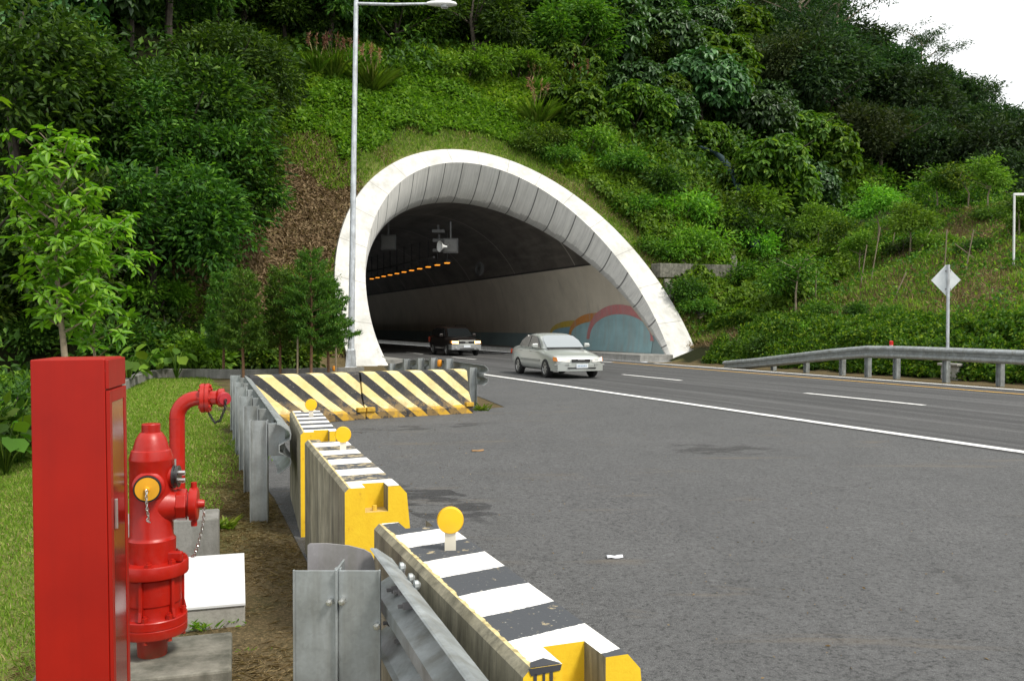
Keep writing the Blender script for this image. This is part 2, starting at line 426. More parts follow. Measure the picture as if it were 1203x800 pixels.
# ------------------------------------------------------------------ tunnel portal
def portal_mats():
    t = NT('portal_white'); uv = t.coord('UV'); n = t.noise(.7, 8, .7); st = t.noise(1.3, 7, .65, stretch=(1.4, 1.4, .2)); f = t.noise(25, 5)
    c = t.ramp(n, [(.3, (.46, .455, .42)), (.65, (.66, .65, .62))])
    c = t.mix(t.math('MULTIPLY', t.ramp(st, [(.45, 0.0), (.70, 1.0)]), .45), c, (.26, .255, .22))
    c = t.mix(t.math('MULTIPLY', t.ramp(t.noise(3.5, 8, .75, stretch=(1.5, 1.5, .3)), [(.54, 0.0), (.68, 1.0)]), .45), c, (.30, .30, .275))
    u = t.sep(uv)[0]; fr = t.math('FRACT', u); e = t.math('MINIMUM', fr, t.math('SUBTRACT', 1.0, fr))
    j = t.ramp(e, [(.005, 1.0), (.015, 0.0)])
    c = t.mix(t.math('MULTIPLY', j, .6), c, (.22, .21, .19))
    t.color(c); t.rough(.85); t.bump(f, .15, .01); M['portal_white'] = t.m
    t = NT('portal_flare'); uv = t.coord('UV'); us = t.sep(uv); n = t.noise(1.2, 8, .7)
    cmb = t.node('ShaderNodeCombineXYZ'); t.link(us[0], cmb.inputs[0]); t.link(us[1], cmb.inputs[1])
    st = t.noise(1.7, 8, .7, vec=cmb.outputs[0], stretch=(5.5, .5, 1), dist=.8)
    c = t.ramp(n, [(.3, (.70, .69, .65)), (.7, (.84, .83, .79))])
    c = t.mix(t.math('MULTIPLY', t.ramp(st, [(.42, 0.0), (.70, 1.0)]), .50), c, (.34, .335, .32))
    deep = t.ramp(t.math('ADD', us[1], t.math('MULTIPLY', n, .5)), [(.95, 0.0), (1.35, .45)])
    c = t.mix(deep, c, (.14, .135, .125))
    fr = t.math('FRACT', us[0]); e = t.math('MINIMUM', fr, t.math('SUBTRACT', 1.0, fr))
    j = t.ramp(e, [(.016, 1.0), (.034, 0.0)])
    c = t.mix(t.math('MULTIPLY', j, .85), c, (.04, .04, .04))
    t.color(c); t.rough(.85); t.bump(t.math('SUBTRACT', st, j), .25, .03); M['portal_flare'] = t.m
    t = NT('tunnel_lining'); n = t.noise(.5, 8, .7); st = t.noise(1.2, 6, .6, stretch=(1.2, 1.2, .15))
    z = t.sep(t.coord())[2]; y = t.sep(t.coord())[1]
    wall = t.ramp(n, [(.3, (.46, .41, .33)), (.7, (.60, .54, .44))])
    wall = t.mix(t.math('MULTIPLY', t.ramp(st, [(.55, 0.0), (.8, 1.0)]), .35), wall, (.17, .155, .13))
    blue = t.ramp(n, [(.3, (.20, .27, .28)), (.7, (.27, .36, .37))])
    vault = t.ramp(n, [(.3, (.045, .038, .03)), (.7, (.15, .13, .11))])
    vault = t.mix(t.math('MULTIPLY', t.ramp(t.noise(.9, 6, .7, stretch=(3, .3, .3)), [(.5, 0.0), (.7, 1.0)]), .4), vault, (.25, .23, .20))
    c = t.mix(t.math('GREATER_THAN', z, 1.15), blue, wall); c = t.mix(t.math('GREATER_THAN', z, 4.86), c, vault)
    fr = t.math('FRACT', t.math('DIVIDE', y, 8.6)); e = t.math('MINIMUM', fr, t.math('SUBTRACT', 1.0, fr))
    c = t.mix(t.ramp(e, [(.003, .55), (.007, 0.0)]), c, (.55, .52, .46))
    line = t.math('LESS_THAN', t.math('ABSOLUTE', t.math('SUBTRACT', z, 4.86)), .05); c = t.mix(line, c, (.02, .018, .015))
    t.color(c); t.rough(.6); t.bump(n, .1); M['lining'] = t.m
portal_mats()

def portal_curve(dc, zc, rx, rz, n):
    a0 = -math.asin((zc + .05)/rz)
    return [(dc + rx*math.cos(a), zc + rz*math.sin(a)) for a in [a0 + (PI - 2*a0)*i/n for i in range(n+1)]]
def uv_grid(o, nu, nv, uval, vval):
    me = o.data; uvl = me.uv_layers.new(name='UVMap')
    for p in me.polygons:
        for li in p.loop_indices:
            vi = me.loops[li].vertex_index; uvl.data[li].uv = (uval(vi), vval(vi))
def build_portal():
    t = thing('tunnel_portal', 'white concrete horseshoe tunnel portal set into the green hillside', 'tunnel portal', RD(O_DC, O_S), ROAD_ROT)
    inv = lambda d, s, z: (d - O_DC, s - O_S, z)
    n = 96
    o = portal_curve(O_DC, O_ZC, O_RX, O_RZ, n); m = portal_curve(M_DC, M_ZC, M_RX, M_RZ, n); i = portal_curve(I_DC, I_ZC, I_R, I_R, n)
    Oc = [Vector(inv(d, O_S + O_K*z, z)) for d, z in o]; Mc = [Vector(inv(d, O_S + O_K*z + .02, z)) for d, z in m]
    Ic = [Vector(inv(d, max(I_S + I_K*z, O_S+.2), z)) for d, z in i]
    back = [v + Vector((0, 3.2, 0)) for v in Oc]
    # rim: outer return + front band with a small arris
    mb = MB(); rows = [back, [v + Vector((0, .05, 0)) for v in Oc], Oc, Mc]
    mb.rings(rows, caps=False, closed=False)
    r = mb.build('rim', M['portal_white'], t, True, angle=30)
    uv_grid(r, n, 4, lambda vi: (vi % (n+1))/n*17, lambda vi: vi//(n+1))
    # flare: bell-mouth surface from rim inwards, bulging
    rows = []; K = 9
    for k in range(K+1):
        q = k/K; rows.append([])
        for a, b in zip(Mc, Ic):
            w = q + .10*math.sin(PI*q); p = a.lerp(b, q); w2 = 1-(1-q)**1.7
            p.x = a.x + (b.x-a.x)*w2; p.z = a.z + (b.z-a.z)*w2; p.y = a.y + (b.y-a.y)*q + .004
            rows[-1].append(p)
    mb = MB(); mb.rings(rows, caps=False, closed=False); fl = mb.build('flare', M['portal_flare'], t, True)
    uv_grid(fl, n, K, lambda vi: (vi % (n+1))/n*25 + .35, lambda vi: (vi//(n+1))/K)
    # lining
    mb = MB(); rows = [[p + Vector((0, .004, 0)) for p in Ic]]
    for s in [48 + 4*k for k in range(22)]:
        rows.append([Vector(inv(d, max(s, 0), z)) for d, z in i])
    mb.rings(rows, caps=False, closed=False)
    mb.add(rows[-1], [tuple(range(n+1))])
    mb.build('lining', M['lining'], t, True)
    # raised walkways on both sides
    mb = MB(); mb.box((4.95, -.1, -.02), (6.7, 92, .28)); mb.build('walkway', M['kerb'], t, bevel=.02)
    mb = MB(); mb.box((-6.7, .3, -.02), (-5.75, 92, .22)); mb.build('walkway', M['kerb'], t)
    # murals: flat painted shapes on the curved right-hand wall
    mural = {'blue': simple('mural_blue', (.30, .47, .50), .7, var=.12, scale=1.2), 'blue2': simple('mural_grey_blue', (.22, .36, .42), .7, var=.1, scale=2),
             'pink': simple('mural_pink', (.52, .20, .20), .7, var=.08, scale=3), 'orange': simple('mural_orange', (.55, .23, .06), .7),
             'yellow': simple('mural_yellow', (.50, .36, .05), .7)}
    def wallpt(s, z, lift):
        r = I_R - lift; zz = z - I_ZC; x = math.sqrt(max(r*r - zz*zz, .01)); return Vector(inv(I_DC + x, s, z))
    def s_lim(z): return I_S + I_K*z + .12
    for mm_ in mural.values():
        nt_ = mm_.node_tree; bs = nt_.nodes['Principled BSDF']; src = bs.inputs['Base Color'].links[0].from_socket
        tc_ = nt_.nodes.new('ShaderNodeTexCoord'); mp_ = nt_.nodes.new('ShaderNodeMapping'); mp_.inputs['Scale'].default_value = (2.2, 2.2, .25); nz_ = nt_.nodes.new('ShaderNodeTexNoise'); nz_.inputs['Scale'].default_value = 1.4; nz_.inputs['Detail'].default_value = 7
        rp = nt_.nodes.new('ShaderNodeValToRGB'); rp.color_ramp.elements[0].position = .48; rp.color_ramp.elements[0].color = (0, 0, 0, 1); rp.color_ramp.elements[1].position = .75; rp.color_ramp.elements[1].color = (.55, .55, .55, 1)
        mx_ = nt_.nodes.new('ShaderNodeMix'); mx_.data_type = 'RGBA'; mx_.inputs[7].default_value = (.33, .33, .31, 1)
        nt_.links.new(tc_.outputs['Object'], mp_.inputs[0]); nt_.links.new(mp_.outputs[0], nz_.inputs['Vector']); nt_.links.new(nz_.outputs['Fac'], rp.inputs[0]); nt_.links.new(rp.outputs[0], mx_.inputs[0]); nt_.links.new(src, mx_.inputs[6]); nt_.links.new(mx_.outputs[2], bs.inputs['Base Color'])
    def lens(name, mat, sc, hw, z0, h_in, h_out, lift, label, hw_in=None):
        mb = MB(); N = 40; top = []; bot = []
        for k in range(N+1):
            a = PI*k/N; s = sc + hw*math.cos(a); zt = z0 + (h_out)*math.sin(a)**.85
            s2 = sc + (hw_in or hw)*math.cos(a); zb = z0 + (h_in)*math.sin(a)**.85 if h_in else z0
            top.append(wallpt(max(s, s_lim(zt)), zt, lift)); bot.append(wallpt(max(s2, s_lim(zb)), zb, lift))
        mb.rings([bot, top], caps=False, closed=False); q = mb.build(name, mat, t); q['label'] = label
    def fill(name, mat, sc, hw, z0, h, lift, label):
        mb = MB(); N = 40; rows = []
        for j in range(7):
            row = []
            for k in range(N+1):
                a = PI*k/N; s = sc + hw*math.cos(a); zt = z0 + h*math.sin(a)**.85; z = .285 + (zt-.285)*j/6
                row.append(wallpt(max(s, s_lim(z)), z, lift))
            rows.append(row)
        mb.rings(rows, caps=False, closed=False); q = mb.build(name, mat, t); q['label'] = label
    fill('mural_hill', mural['blue2'], 45.8, 3.1, 1.14, .42, .010, 'grey blue hill under the yellow arc')
    lens('mural_arc', mural['yellow'], 45.8, 3.3, 1.14, .42, .78, .014, 'yellow painted arc', 3.0)
    fill('mural_hill', mural['blue'], 43.0, 3.2, 1.05, .80, .018, 'pale blue hill under the orange arc')
    lens('mural_arc', mural['orange'], 43.1, 3.35, 1.05, .80, 1.26, .022, 'orange painted arc', 3.05)
    fill('mural_hill', mural['blue'], 40.5, 3.3, .88, 1.33, .026, 'pale blue hill under the pink arc')
    lens('mural_arc', mural['pink'], 40.6, 3.55, .88, 1.33, 1.82, .030, 'pink painted arc', 3.2)
    return t
build_portal()

# tunnel equipment
M['lamp_glow'] = simple('sodium_lamp', (.9, .5, .1), .4, emit=(1.0, .34, .03, .9))
M['dark_metal'] = simple('dark_metal', (.05, .05, .05), .6)
M['grey_box'] = simple('grey_box', (.09, .092, .09), .6)
M['white_paint'] = simple('white_paint', (.72, .73, .72), .55)
def tunnel_lamp():
    t = thing('tunnel_lamp', 'small orange sodium lamp in the long row under the tunnel vault', 'lamp', (0,0,0), 0, 'orange lamps along the tunnel vault')
    MB().box((-.2, -.32, .06), (.2, .32, .2)).build('housing', M['dark_metal'], t)
    MB().box((-.14, -.17, 0), (.14, .17, .055)).build('lens', M['lamp_glow'], t)
    MB().box((-.03, -.03, .22), (.03, .03, 1.9)).build('hanger', M['dark_metal'], t); return t
lamp = tunnel_lamp()
for k in range(11):
    loc = RD(17.6, 54.0 + 2.05*k, 5.55)
    if k == 0: lamp.location = loc; lamp.rotation_euler.z = ROAD_ROT
    else: dup(lamp, loc, ROAD_ROT)
lc = P(480, 251, 58)
bm_ = MB(); a = P(436, 250, 58.5); b = P(517, 255, 58.5)
bm_.box((a.x, a.y-.08, a.z-.18), (b.x, a.y+.08, a.z+.02)); o = bm_.build('gantry_beam', M['grey_box']); tag(o, 'grey horizontal gantry beam carrying the signal boxes in the tunnel mouth', 'gantry beam')
def signal(px, py, Y, label):
    p = P(px, py, Y); t = thing('lane_signal', label, 'lane signal', p, 0, 'lane signal boxes in the tunnel')
    MB().box((-.42, -.12, -.42), (.42, .12, .42)).build('housing', M['dark_metal'], t, bevel=.02)
    mb = MB(); mb.box((-.34, -.135, -.34), (.34, -.121, .34)); mb.build('screen', simple('signal_glass', (.08, .08, .075), .35), t)
    mb = MB(); mb.box((-.04, -.04, .42), (.04, .04, 1.35)); mb.build('hanger', M['grey_box'], t); return t
signal(456.5, 285, 50, 'left hanging square lane signal box inside the tunnel mouth')
signal(529.5, 289, 50, 'hanging square signal box with white horn loudspeaker in front of it')
t = thing('horn_loudspeaker', 'white horn loudspeaker beside the right lane signal box', 'loudspeaker', P(525, 290, 49.3), -.5)
MB().lathe([(.04, 0), (.07, .15), (.14, .3), (.30, .45), (.31, .46), (.28, .44), (.05, .2)], axis=(-.5, -1, 0), n=20).build('horn', M['white_paint'], t, True)
MB().tube([(0, 0, 0), (0, .25, .2)], .03).build('bracket', M['dark_metal'], t)
for k, (px, py) in enumerate(((515, 272), (516, 283), (516, 294.5))):
    t = thing('light_fitting', ['topmost', 'middle', 'lowest'][k] + ' pale box of the stacked boxes beside the tunnel signal', 'light fitting', P(px, py, 50.5), 0, 'stacked pale boxes in the tunnel')
    MB().box((-.36, -.2, -.09), (.36, .2, .09)).build('body', M['grey_box'], t, bevel=.02)
    MB().box((-.05, -.05, .09), (.05, .05, .36)).build('bracket', M['dark_metal'], t)
pts = [P(431, 320, 74), P(510, 302, 50.5)]
t = tag(MB().tube(pts, .06, 6).build('cable_tray', M['grey_box']), 'long pale cable tray running under the tunnel vault', 'cable tray')
t = thing('wall_fan', 'round pale fan cover high on the right tunnel wall', 'fan cover', P(565, 316, 56.3), 0)
MB().lathe([(.36, 0), (.42, .05), (.42, .2), (.30, .24), (.28, .12), (.02, .1)], axis=(-.8, -.6, 0), n=24).build('cover', M['grey_box'], t, True)
MB().lathe([(.06, .1), (.08, .2), (.03, .22)], axis=(-.8, -.6, 0), n=12).build('hub', M['dark_metal'], t, True)

# ------------------------------------------------------------------ concrete barriers
def mouldy_side(t):
    n = t.noise(4, 8, .65); st = t.noise(7, 8, .75, stretch=(1, 1, .16), dist=.5); st2 = t.noise(20, 7, .75, stretch=(1, 1, .22))
    c = t.ramp(n, [(.3, (.22, .20, .13)), (.7, (.42, .39, .29))])
    c = t.mix(t.math('MULTIPLY', t.ramp(st, [(.38, 0.0), (.64, 1.0)]), .85), c, (.060, .056, .038))
    c = t.mix(t.math('MULTIPLY', t.ramp(st2, [(.52, 0.0), (.66, 1.0)]), .55), c, (.06, .058, .04)); return c
def barrier_mat(name, pitch, skew, first, L, front=False, dark=(.055, .06, .068), white=(.80, .79, .76), chips=.62, top_only=True):
    t = NT(name); p = t.sep(t.coord()); nn = t.sep(t.coord('Normal'))
    wob = t.math('ADD', t.math('MULTIPLY', t.math('SUBTRACT', t.noise(5, 3), .5), .03), t.math('MULTIPLY', t.math('SUBTRACT', t.noise(45, 6, .8), .5), .022))
    if front:
        u = t.math('ADD', p[0], t.math('MULTIPLY', p[2], skew))
    else:
        u = t.math('ADD', p[0], t.math('MULTIPLY', p[1], skew))
    u = t.math('ADD', u, wob)
    ph = t.math('FRACT', t.math('ADD', t.math('DIVIDE', u, pitch*2), first))
    st = t.math('GREATER_THAN', ph, .5)
    chip = t.noise(14, 9, .75); ch = t.ramp(chip, [(chips, 0.0), (chips+.03, 1.0)])
    grime = t.noise(3, 7, .7)
    if front:
        yel = t.ramp(grime, [(.3, (.66, .52, .20)), (.7, (.80, .68, .36))])
        lo = t.math('LESS_THAN', p[2], .17)
        yel = t.mix(lo, yel, (.58, .34, .03))
        dk = t.mix(t.math('MULTIPLY', ch, .9), dark, (.42, .27, .06))
        dk = t.mix(t.ramp(t.noise(40, 4), [(.62, 0.0), (.7, .6)]), dk, (.3, .28, .22))
        low = t.ramp(p[2], [(.12, 1.0), (.42, 0.0)])
        c = t.mix(st, dk, yel)
        rub = t.math('MULTIPLY', t.ramp(t.noise(7, 8, .75), [(.47, 0.0), (.53, 1.0)]), low)
        c = t.mix(t.math('MULTIPLY', rub, .7), c, (.30, .19, .06)); c = t.mix(t.ramp(t.noise(2.5, 8, .75), [(.52, 0.0), (.75, .5)]), c, (.16, .14, .09))
        pos = t.math('GREATER_THAN', nn[1], .6)
        c = t.mix(pos, c, mouldy_side(t))
    else:
        wt = t.mix(t.math('MULTIPLY', t.ramp(grime, [(.5, 0.0), (.8, 1.0)]), .25), white, (.5, .46, .36))
        dk = t.mix(t.math('MULTIPLY', ch, .85), dark, (.40, .33, .20)); wt = t.mix(t.ramp(t.noise(26, 8, .75), [(.60, 0.0), (.66, .6)]), wt, (.40, .37, .30))
        dk = t.mix(t.ramp(t.noise(60, 5), [(.64, 0.0), (.70, .7)]), dk, (.5, .48, .42))
        c = t.mix(st, dk, wt)
        edge = t.math('LESS_THAN', p[1], t.math('ADD', .032, t.math('MULTIPLY', t.math('SUBTRACT', t.noise(18, 4), .5), .03)))
        c = t.mix(edge, c, t.ramp(t.noise(30, 5), [(.35, (.30, .24, .10)), (.55, (.62, .52, .26))]))
        side = t.math('LESS_THAN', nn[1], -.45); c = t.mix(side, c, mouldy_side(t))
        rgt = t.math('GREATER_THAN', nn[1], .5); c = t.mix(rgt, c, t.ramp(grime, [(.3, (.3, .25, .12)), (.7, (.45, .42, .33))]))
        end = t.math('GREATER_THAN', t.math('ABSOLUTE', nn[0]), .7)
        yl = t.ramp(t.noise(11, 8, .75), [(.30, (.45, .20, .02)), (.40, (.74, .47, .012)), (.75, (.82, .57, .02))])
        c = t.mix(end, c, yl)
        inside = t.math('MULTIPLY', t.math('LESS_THAN', p[0], .125), t.math('MULTIPLY', t.math('GREATER_THAN', nn[2], .5), t.math('LESS_THAN', p[2], .7)))
        c = t.mix(inside, c, (.55, .38, .12))
    t.color(c); t.rough(.78); t.bump(t.mix(.5, chip, t.noise(70, 4)), .25, .008); return t.m

def barrier_mesh(L, H=.8, W=.31, notch=(.10, .215, .12, .125)):
    n0, n1, nd, nh = notch; c = .02
    def ring(x, dz):
        return [Vector((x, 0, 0)), Vector((x, 0, H-c)), Vector((x, c, H)), Vector((x, n0, H)), Vector((x, n0, H-dz)), Vector((x, n1, H-dz)), Vector((x, n1, H)),
                Vector((x, W-.035, H)), Vector((x, W, H-.04)), Vector((x, W+.05, .22)), Vector((x, W+.10, .16)), Vector((x, W+.10, 0))]
    mb = MB(); e = 1e-4
    mb.rings([ring(0, nh), ring(nd, nh), ring(nd+e, e), ring(L-nd-e, e), ring(L-nd, nh), ring(L, nh)], caps=True); return mb
def place_barrier(a, b, label, mat, L=None):
    """a: near top-left corner, b: far top-left corner (ground xy)"""
    a = Vector((a.x, a.y, 0)); b = Vector((b.x, b.y, 0)); dv = b - a; L = L or dv.length
    rz = math.atan2(dv.y, dv.x)
    t = thing('concrete_barrier', label, 'barrier', a, rz, 'striped concrete barriers along the lay-by')
    t.scale = (1, -1, 1)
    return t, L
def make_barrier(pa, pb, label, matargs, L=None, H=.8, worn=.60):
    a = G(*pa, H); b = G(*pb, H); t, L = place_barrier(a, b, label, None, L); t.scale = (1, 1, 1)
    mb = barrier_mesh(L, H)
    mb.v = [(x, -y, z) for x, y, z in mb.v]          # road side lies to the right of the a->b direction
    o = mb.build('body', None, t, bevel=.006)
    m = barrier_mat('barrier_paint', *matargs, L, chips=worn)
    o.data.materials.append(m)
    bar = MB().tube([(.045, -.155, H-.171), (.045, -.155, H-.10)], .012, 8).build('lifting_pin', M['barrier_pin'], t)
    return t, L
M['barrier_pin'] = simple('pin_yellow', (.70, .45, .05), .6)
M['reflector'] = simple('reflector_amber', (.80, .45, .004), .35, var=.05, emit=None)
M['stem'] = simple('stem_white', (.62, .58, .48), .6)
def flip_side(mat):
    return mat
def reflector(px, py, zb, label, Y, rad=.05, face=None, name='amber_reflector', stem_h=.035):
    p = P(px, py, Y); z0 = zb
    t = thing(name, label, 'reflector', (p.x, p.y, z0), 0, 'round amber reflectors on the barriers')
    f = Vector((-p.x, -p.y, 0)).normalized() if face is None else Vector(face)
    ang = math.atan2(f.x, -f.y); t.rotation_euler.z = -ang * -1 if False else ang
    MB().box((-.02, -.004, 0), (.02, .006, p.z - z0 - rad*.75)).build('stem', M['stem'], t)
    MB().lathe([(rad*.9, .016), (rad, .012), (rad, -.004), (rad*.93, -.012), (.001, -.016)], (0, 0, p.z - z0), (0, 1, 0), 28).build('disc', M['reflector'], t, True)
    return t

BH = .8
def barrier_mat_right(*a): return barrier_mat(*a)
near, _ = make_barrier((614.5, 786), (439.5, 615.5), 'nearest striped concrete barrier with mouldy left side and a drip-stained yellow end', (.205, -.25, .57))
mid, _ = make_barrier((405, 574), (358, 517), 'middle white topped concrete barrier with a bright yellow notched end', (.20, -.12, .54), worn=.50)
far, _ = make_barrier((353, 508), (341.5, 485.5), 'farthest of the three lined-up barriers, partly hidden behind the middle one', (.16, -.1, .5), L=1.75)
# mirror y in the paint coordinates: the bodies extend to local -y, so the materials read -y
for m in [m for m in bpy.data.materials if m.name.startswith('barrier_paint')]:
    nt = m.node_tree
    for ln in list(nt.links):
        if ln.from_node.type == 'TEX_COORD' and ln.to_node.type == 'SEPXYZ':
            src, dst = ln.from_socket, ln.to_socket
            mp = nt.nodes.new('ShaderNodeVectorMath'); mp.operation = 'MULTIPLY'; mp.inputs[1].default_value = (1, -1, 1)
            nt.links.remove(ln); nt.links.new(src, mp.inputs[0]); nt.links.new(mp.outputs[0], dst)
# black paint drips on the near end
M['paint_dark'] = simple('dark_paint', (.04, .042, .048), .6)
mb = MB(); e = -.0025
mb.add([(e, -.012, .80), (e, -.098, .80), (e, -.094, .786), (e, -.02, .782)], [(0, 1, 2, 3)])
for y, ln, w in ((-.030, .13, .004), (-.052, .07, .003), (-.071, .11, .004)):
    mb.box((e, y-w, .79-ln), (e+.0012, y+w, .786))
mb.add([(-.001, -.018, .8022), (-.001, -.098, .8022), (.045, -.07, .8022), (.03, -.03, .8022)], [(0, 1, 2, 3)])
mb.build('paint_drips', M['paint_dark'], near)
reflector(529, 611, BH, 'largest amber reflector disc on the nearest striped barrier', 3.18, .048)
reflector(403, 510.5, BH, 'amber reflector disc on the middle barrier', 5.75, .052)
reflector(365.5, 475.5, BH, 'amber reflector disc on the farthest of the lined-up barriers', 7.9, .052)

# two jersey barriers across the end of the lay-by
def cross_barrier(pa, pb, label, first):
    a = Vector((pa.x, pa.y, 0)); b = Vector((pb.x, pb.y, 0)); dv = b - a; L = dv.length - .012; rz = math.atan2(dv.y, dv.x)
    t = thing('jersey_barrier', label, 'barrier', a, rz, 'black and yellow jersey barriers across the lay-by')
    H = .80; mb = MB()
    def ring(x, q):
        return [Vector((x, 0, 0)), Vector((x, 0, .13)), Vector((x, .045, .17)), Vector((x, .16, .36)), Vector((x, .25, H-.03)), Vector((x, .28, H)), Vector((x, .50, H)), Vector((x, .54, H-.03)), Vector((x, .60, .14)), Vector((x, .60, 0))]
    mb.rings([ring(0, 0), ring(L*.5, 0), ring(L, 0)]); o = mb.build('body', barrier_mat('jersey_paint', .222, 1.15, first, L, True, (.028, .028, .03), chips=.66), t, bevel=.012)
    for x0, x1 in ((-.001, .16), (L-.16, L+.001)):
        mb = MB(); mb.box((x0+.004, -.03, .135), (x1-.004, .06, .21)); q = mb.build('lifting_block', simple('block_ochre', (.50, .30, .03), .8, var=.3, scale=20), t, bevel=.01)
    return t
A0 = G(300, 501.5); A1 = G(430.5, 493.0); A2 = G(557, 485.8)
cross_barrier(A0, A1, 'left black and yellow jersey barrier at the end of the lay-by', .12)
cross_barrier(A1, A2, 'right black and yellow jersey barrier with scuffed paint at the end of the lay-by', .34)

# ------------------------------------------------------------------ guard rails
W_PROF = [(0,-.155),(.018,-.152),(.072,-.112),(.082,-.088),(.078,-.058),(.012,-.022),(.012,.022),(.078,.058),(.082,.088),(.072,.112),(.018,.152),(0,.155)]
def wring(th=.006, sc=1.0):
    return [(a*sc, b*sc) for a, b in W_PROF] + [((a - th)*sc, b*sc*.985) for a, b in W_PROF[::-1]]
def rail_beam(name, pts, side, parent, sc=1.0, mat=None, ups=None):
    mb = MB(); mb.sweep(wring(sc=sc), pts, side); return mb.build(name, mat or M['galv'], parent, True, angle=14)
def h_post(name, p, rz, h, parent, w=.125, dp=.10, z0=-.15):
    mat = Matrix.Translation(p) @ Matrix.Rotation(rz, 4, 'Z'); mb = MB(); th = .008
    mb.box((-w/2, -dp/2, z0), (-w/2+th, dp/2, h), mat); mb.box((w/2-th, -dp/2, z0), (w/2, dp/2, h), mat); mb.box((-w/2+th, -th/2, z0), (w/2-th, th/2, h-.002), mat)
    return mb.build(name, M['galv'], parent)
# middle rail beside the lawn
near_p = G(322, 497, .82); far_p = G(297.5, 443.5, .82)
n0 = Vector((-2.07, 7.30, 0)); f0 = Vector((-4.26, 13.75, 0))
dirv = (f0 - n0).normalized(); sidev = Vector((dirv.y, -dirv.x, 0))
t = thing('guard_rail', 'galvanised W-beam guard rail with a row of steel posts beside the lawn', 'guard rail', n0, 0, 'steel guard rails')
loc = lambda v: v - n0
rail_beam('beam', [loc(n0 - dirv*.26 + sidev*.13 + Vector((0,0,.62))), loc(n0 + sidev*.15 + Vector((0,0,.62))), loc(f0 + dirv*.3 + sidev*.15 + Vector((0, 0, .62)))], sidev, t, 1.28)
rzp = math.atan2(dirv.y, dirv.x) - PI/2
for k in range(6):
    p = n0.lerp(f0, k/5.0)
    po = h_post('post', loc(p), rzp*.5, .83 + .02*math.sin(k*3), t, .14)
    mb = MB(); mb.box((-.002, -.05, .54), (.13, .05, .80), Matrix.Translation(loc(p) + sidev*.072) @ Matrix.Rotation(rzp, 4, 'Z')); mb.build('spacer', M['galv'], po)
# nearest rail, seen end on
p0 = P(396, 670, 2.83); base = Vector((p0.x, p0.y, 0)); ztop = p0.z
t = thing('guard_rail', 'nearest guard rail end with a wide bolted steel post in the foreground', 'guard rail', base, 0, 'steel guard rails')
mb = MB(); w = .139; th = .006
for x0, x1 in ((-w, -.0045), (.0045, w)):
    mb.box((x0, 0, -.1), (x1, th, ztop)); 
    mb.box((x0, -.010 if x0 < 0 else th+.002, -.1), (x0+th, -.0005 if x0 < 0 else .03, ztop+.004)); mb.box((x1-th, -.010 if x0 > 0 else th+.002, -.1), (x1, -.0005 if x0 > 0 else .03, ztop+.004))
mb.box((-.0035, -.016, -.1), (.0035, .12, ztop+.006))
po = mb.build('post', M['galv'], t, bevel=.0015)
for x, z, ax in ((-.022, ztop-.097, 0), (.018, ztop-.095, 0), (.128, ztop-.173, 0)):
    MB().lathe([(.011, 0.0), (.011, -.020), (.005, -.0205), (.005, -.030)], (x, -.001, z), (0, 1, 0), 6).build('bolt', M['steel'], po)
va = P(448, 653, 2.96); vb = P(545, 800, 2.0)
dv = Vector((vb.x - va.x, vb.y - va.y, 0)).normalized(); sd = Vector((-dv.y, dv.x, 0))
if sd.x < 0: sd = -sd
zr = va.z - .155
st0 = Vector((va.x, va.y, zr)) - base; 
bk = sd * -.012
beam = rail_beam('beam', [st0 + bk - dv*.12, st0 + bk + dv*2.6], sd, t)
# rolled end plate standing behind the post
mb = MB(); rr = []
pl0 = P(362, 640, 3.15) - base; pl1 = P(437, 645, 3.02) - base
for (px, pt) in ((362, 639.5), (364, 637.8), (385, 637.5), (410, 640), (428, 644.5), (436, 649), (439.5, 656), (441, 668)):
    q = P(px, pt, 3.1) - base; rr.append((q.x, q.z))
ring = rr + [(rr[-1][0], rr[-1][1]-.3), (rr[0][0], rr[0][1]-.33)]
mb.rings([[Vector((x, .26, z)) for x, z in ring], [Vector((x, .268, z)) for x, z in ring]])
mb.build('end_plate', M['galv_dark'], t)
for off, dz in ((-.02, .10), (.05, .06), (-.02, -.07), (.05, -.11), (.16, .085), (.23, .06)):
    q = st0 + bk + dv*(off+.02) + Vector((0, 0, dz)); 
    sgn = -1
    MB().lathe([(.013, -.02), (.013, .012), (.007, .013), (.007, .028)], q - sd*(-.045 if abs(dz) < .09 else -.07) , -sd, 6).build('bolt', M['galv_dark'], beam)
for off in (.02, .16, .24):
    MB().lathe([(.016, -.005), (.016, .006), (.008, .014)], st0 + bk + dv*off + Vector((0,0,.118)) + sd*.075, sd, 10).build('bolt', M['galv'], beam)
# rail leading into the tunnel on the left
r0 = G(559, 486); r0 = Vector((-.66, 17.3, 0)); dR = RD(0, 1) ; sR = RD(1, 0)
t = thing('guard_rail', 'short galvanised guard rail behind the jersey barriers sloping down towards the tunnel', 'guard rail', r0, 0, 'steel guard rails')
path = [dR*-.3 + Vector((0,0,.66)), dR*2.0 + Vector((0,0,.68)), dR*4.5 + Vector((0,0,.60)), dR*7.5 + Vector((0,0,.30))]
rail_beam('beam', path, sR, t, 1.25)
for k, (q, h) in enumerate(((0.05, .80), (1.5, .92), (2.6, .90), (3.6, .86), (4.8, .80), (6.2, .64))):
    h_post('post', dR*q - sR*.10, PHI, h, t, .15, .14)
# far rail along the right edge of the carriageway
def rail_pt(px, d):
    # intersection of pixel column with the line d = const
    r = (px - CX)/F_PX; s = d*(CP - r*SP)/(SP + r*CP); return s
dRail = 20.75
t0 = RD(dRail, 0)
t = thing('guard_rail', 'long galvanised W-beam guard rail along the far right edge of the carriageway', 'guard rail', RD(dRail, 24), 0, 'steel guard rails')
org = RD(dRail, 24)
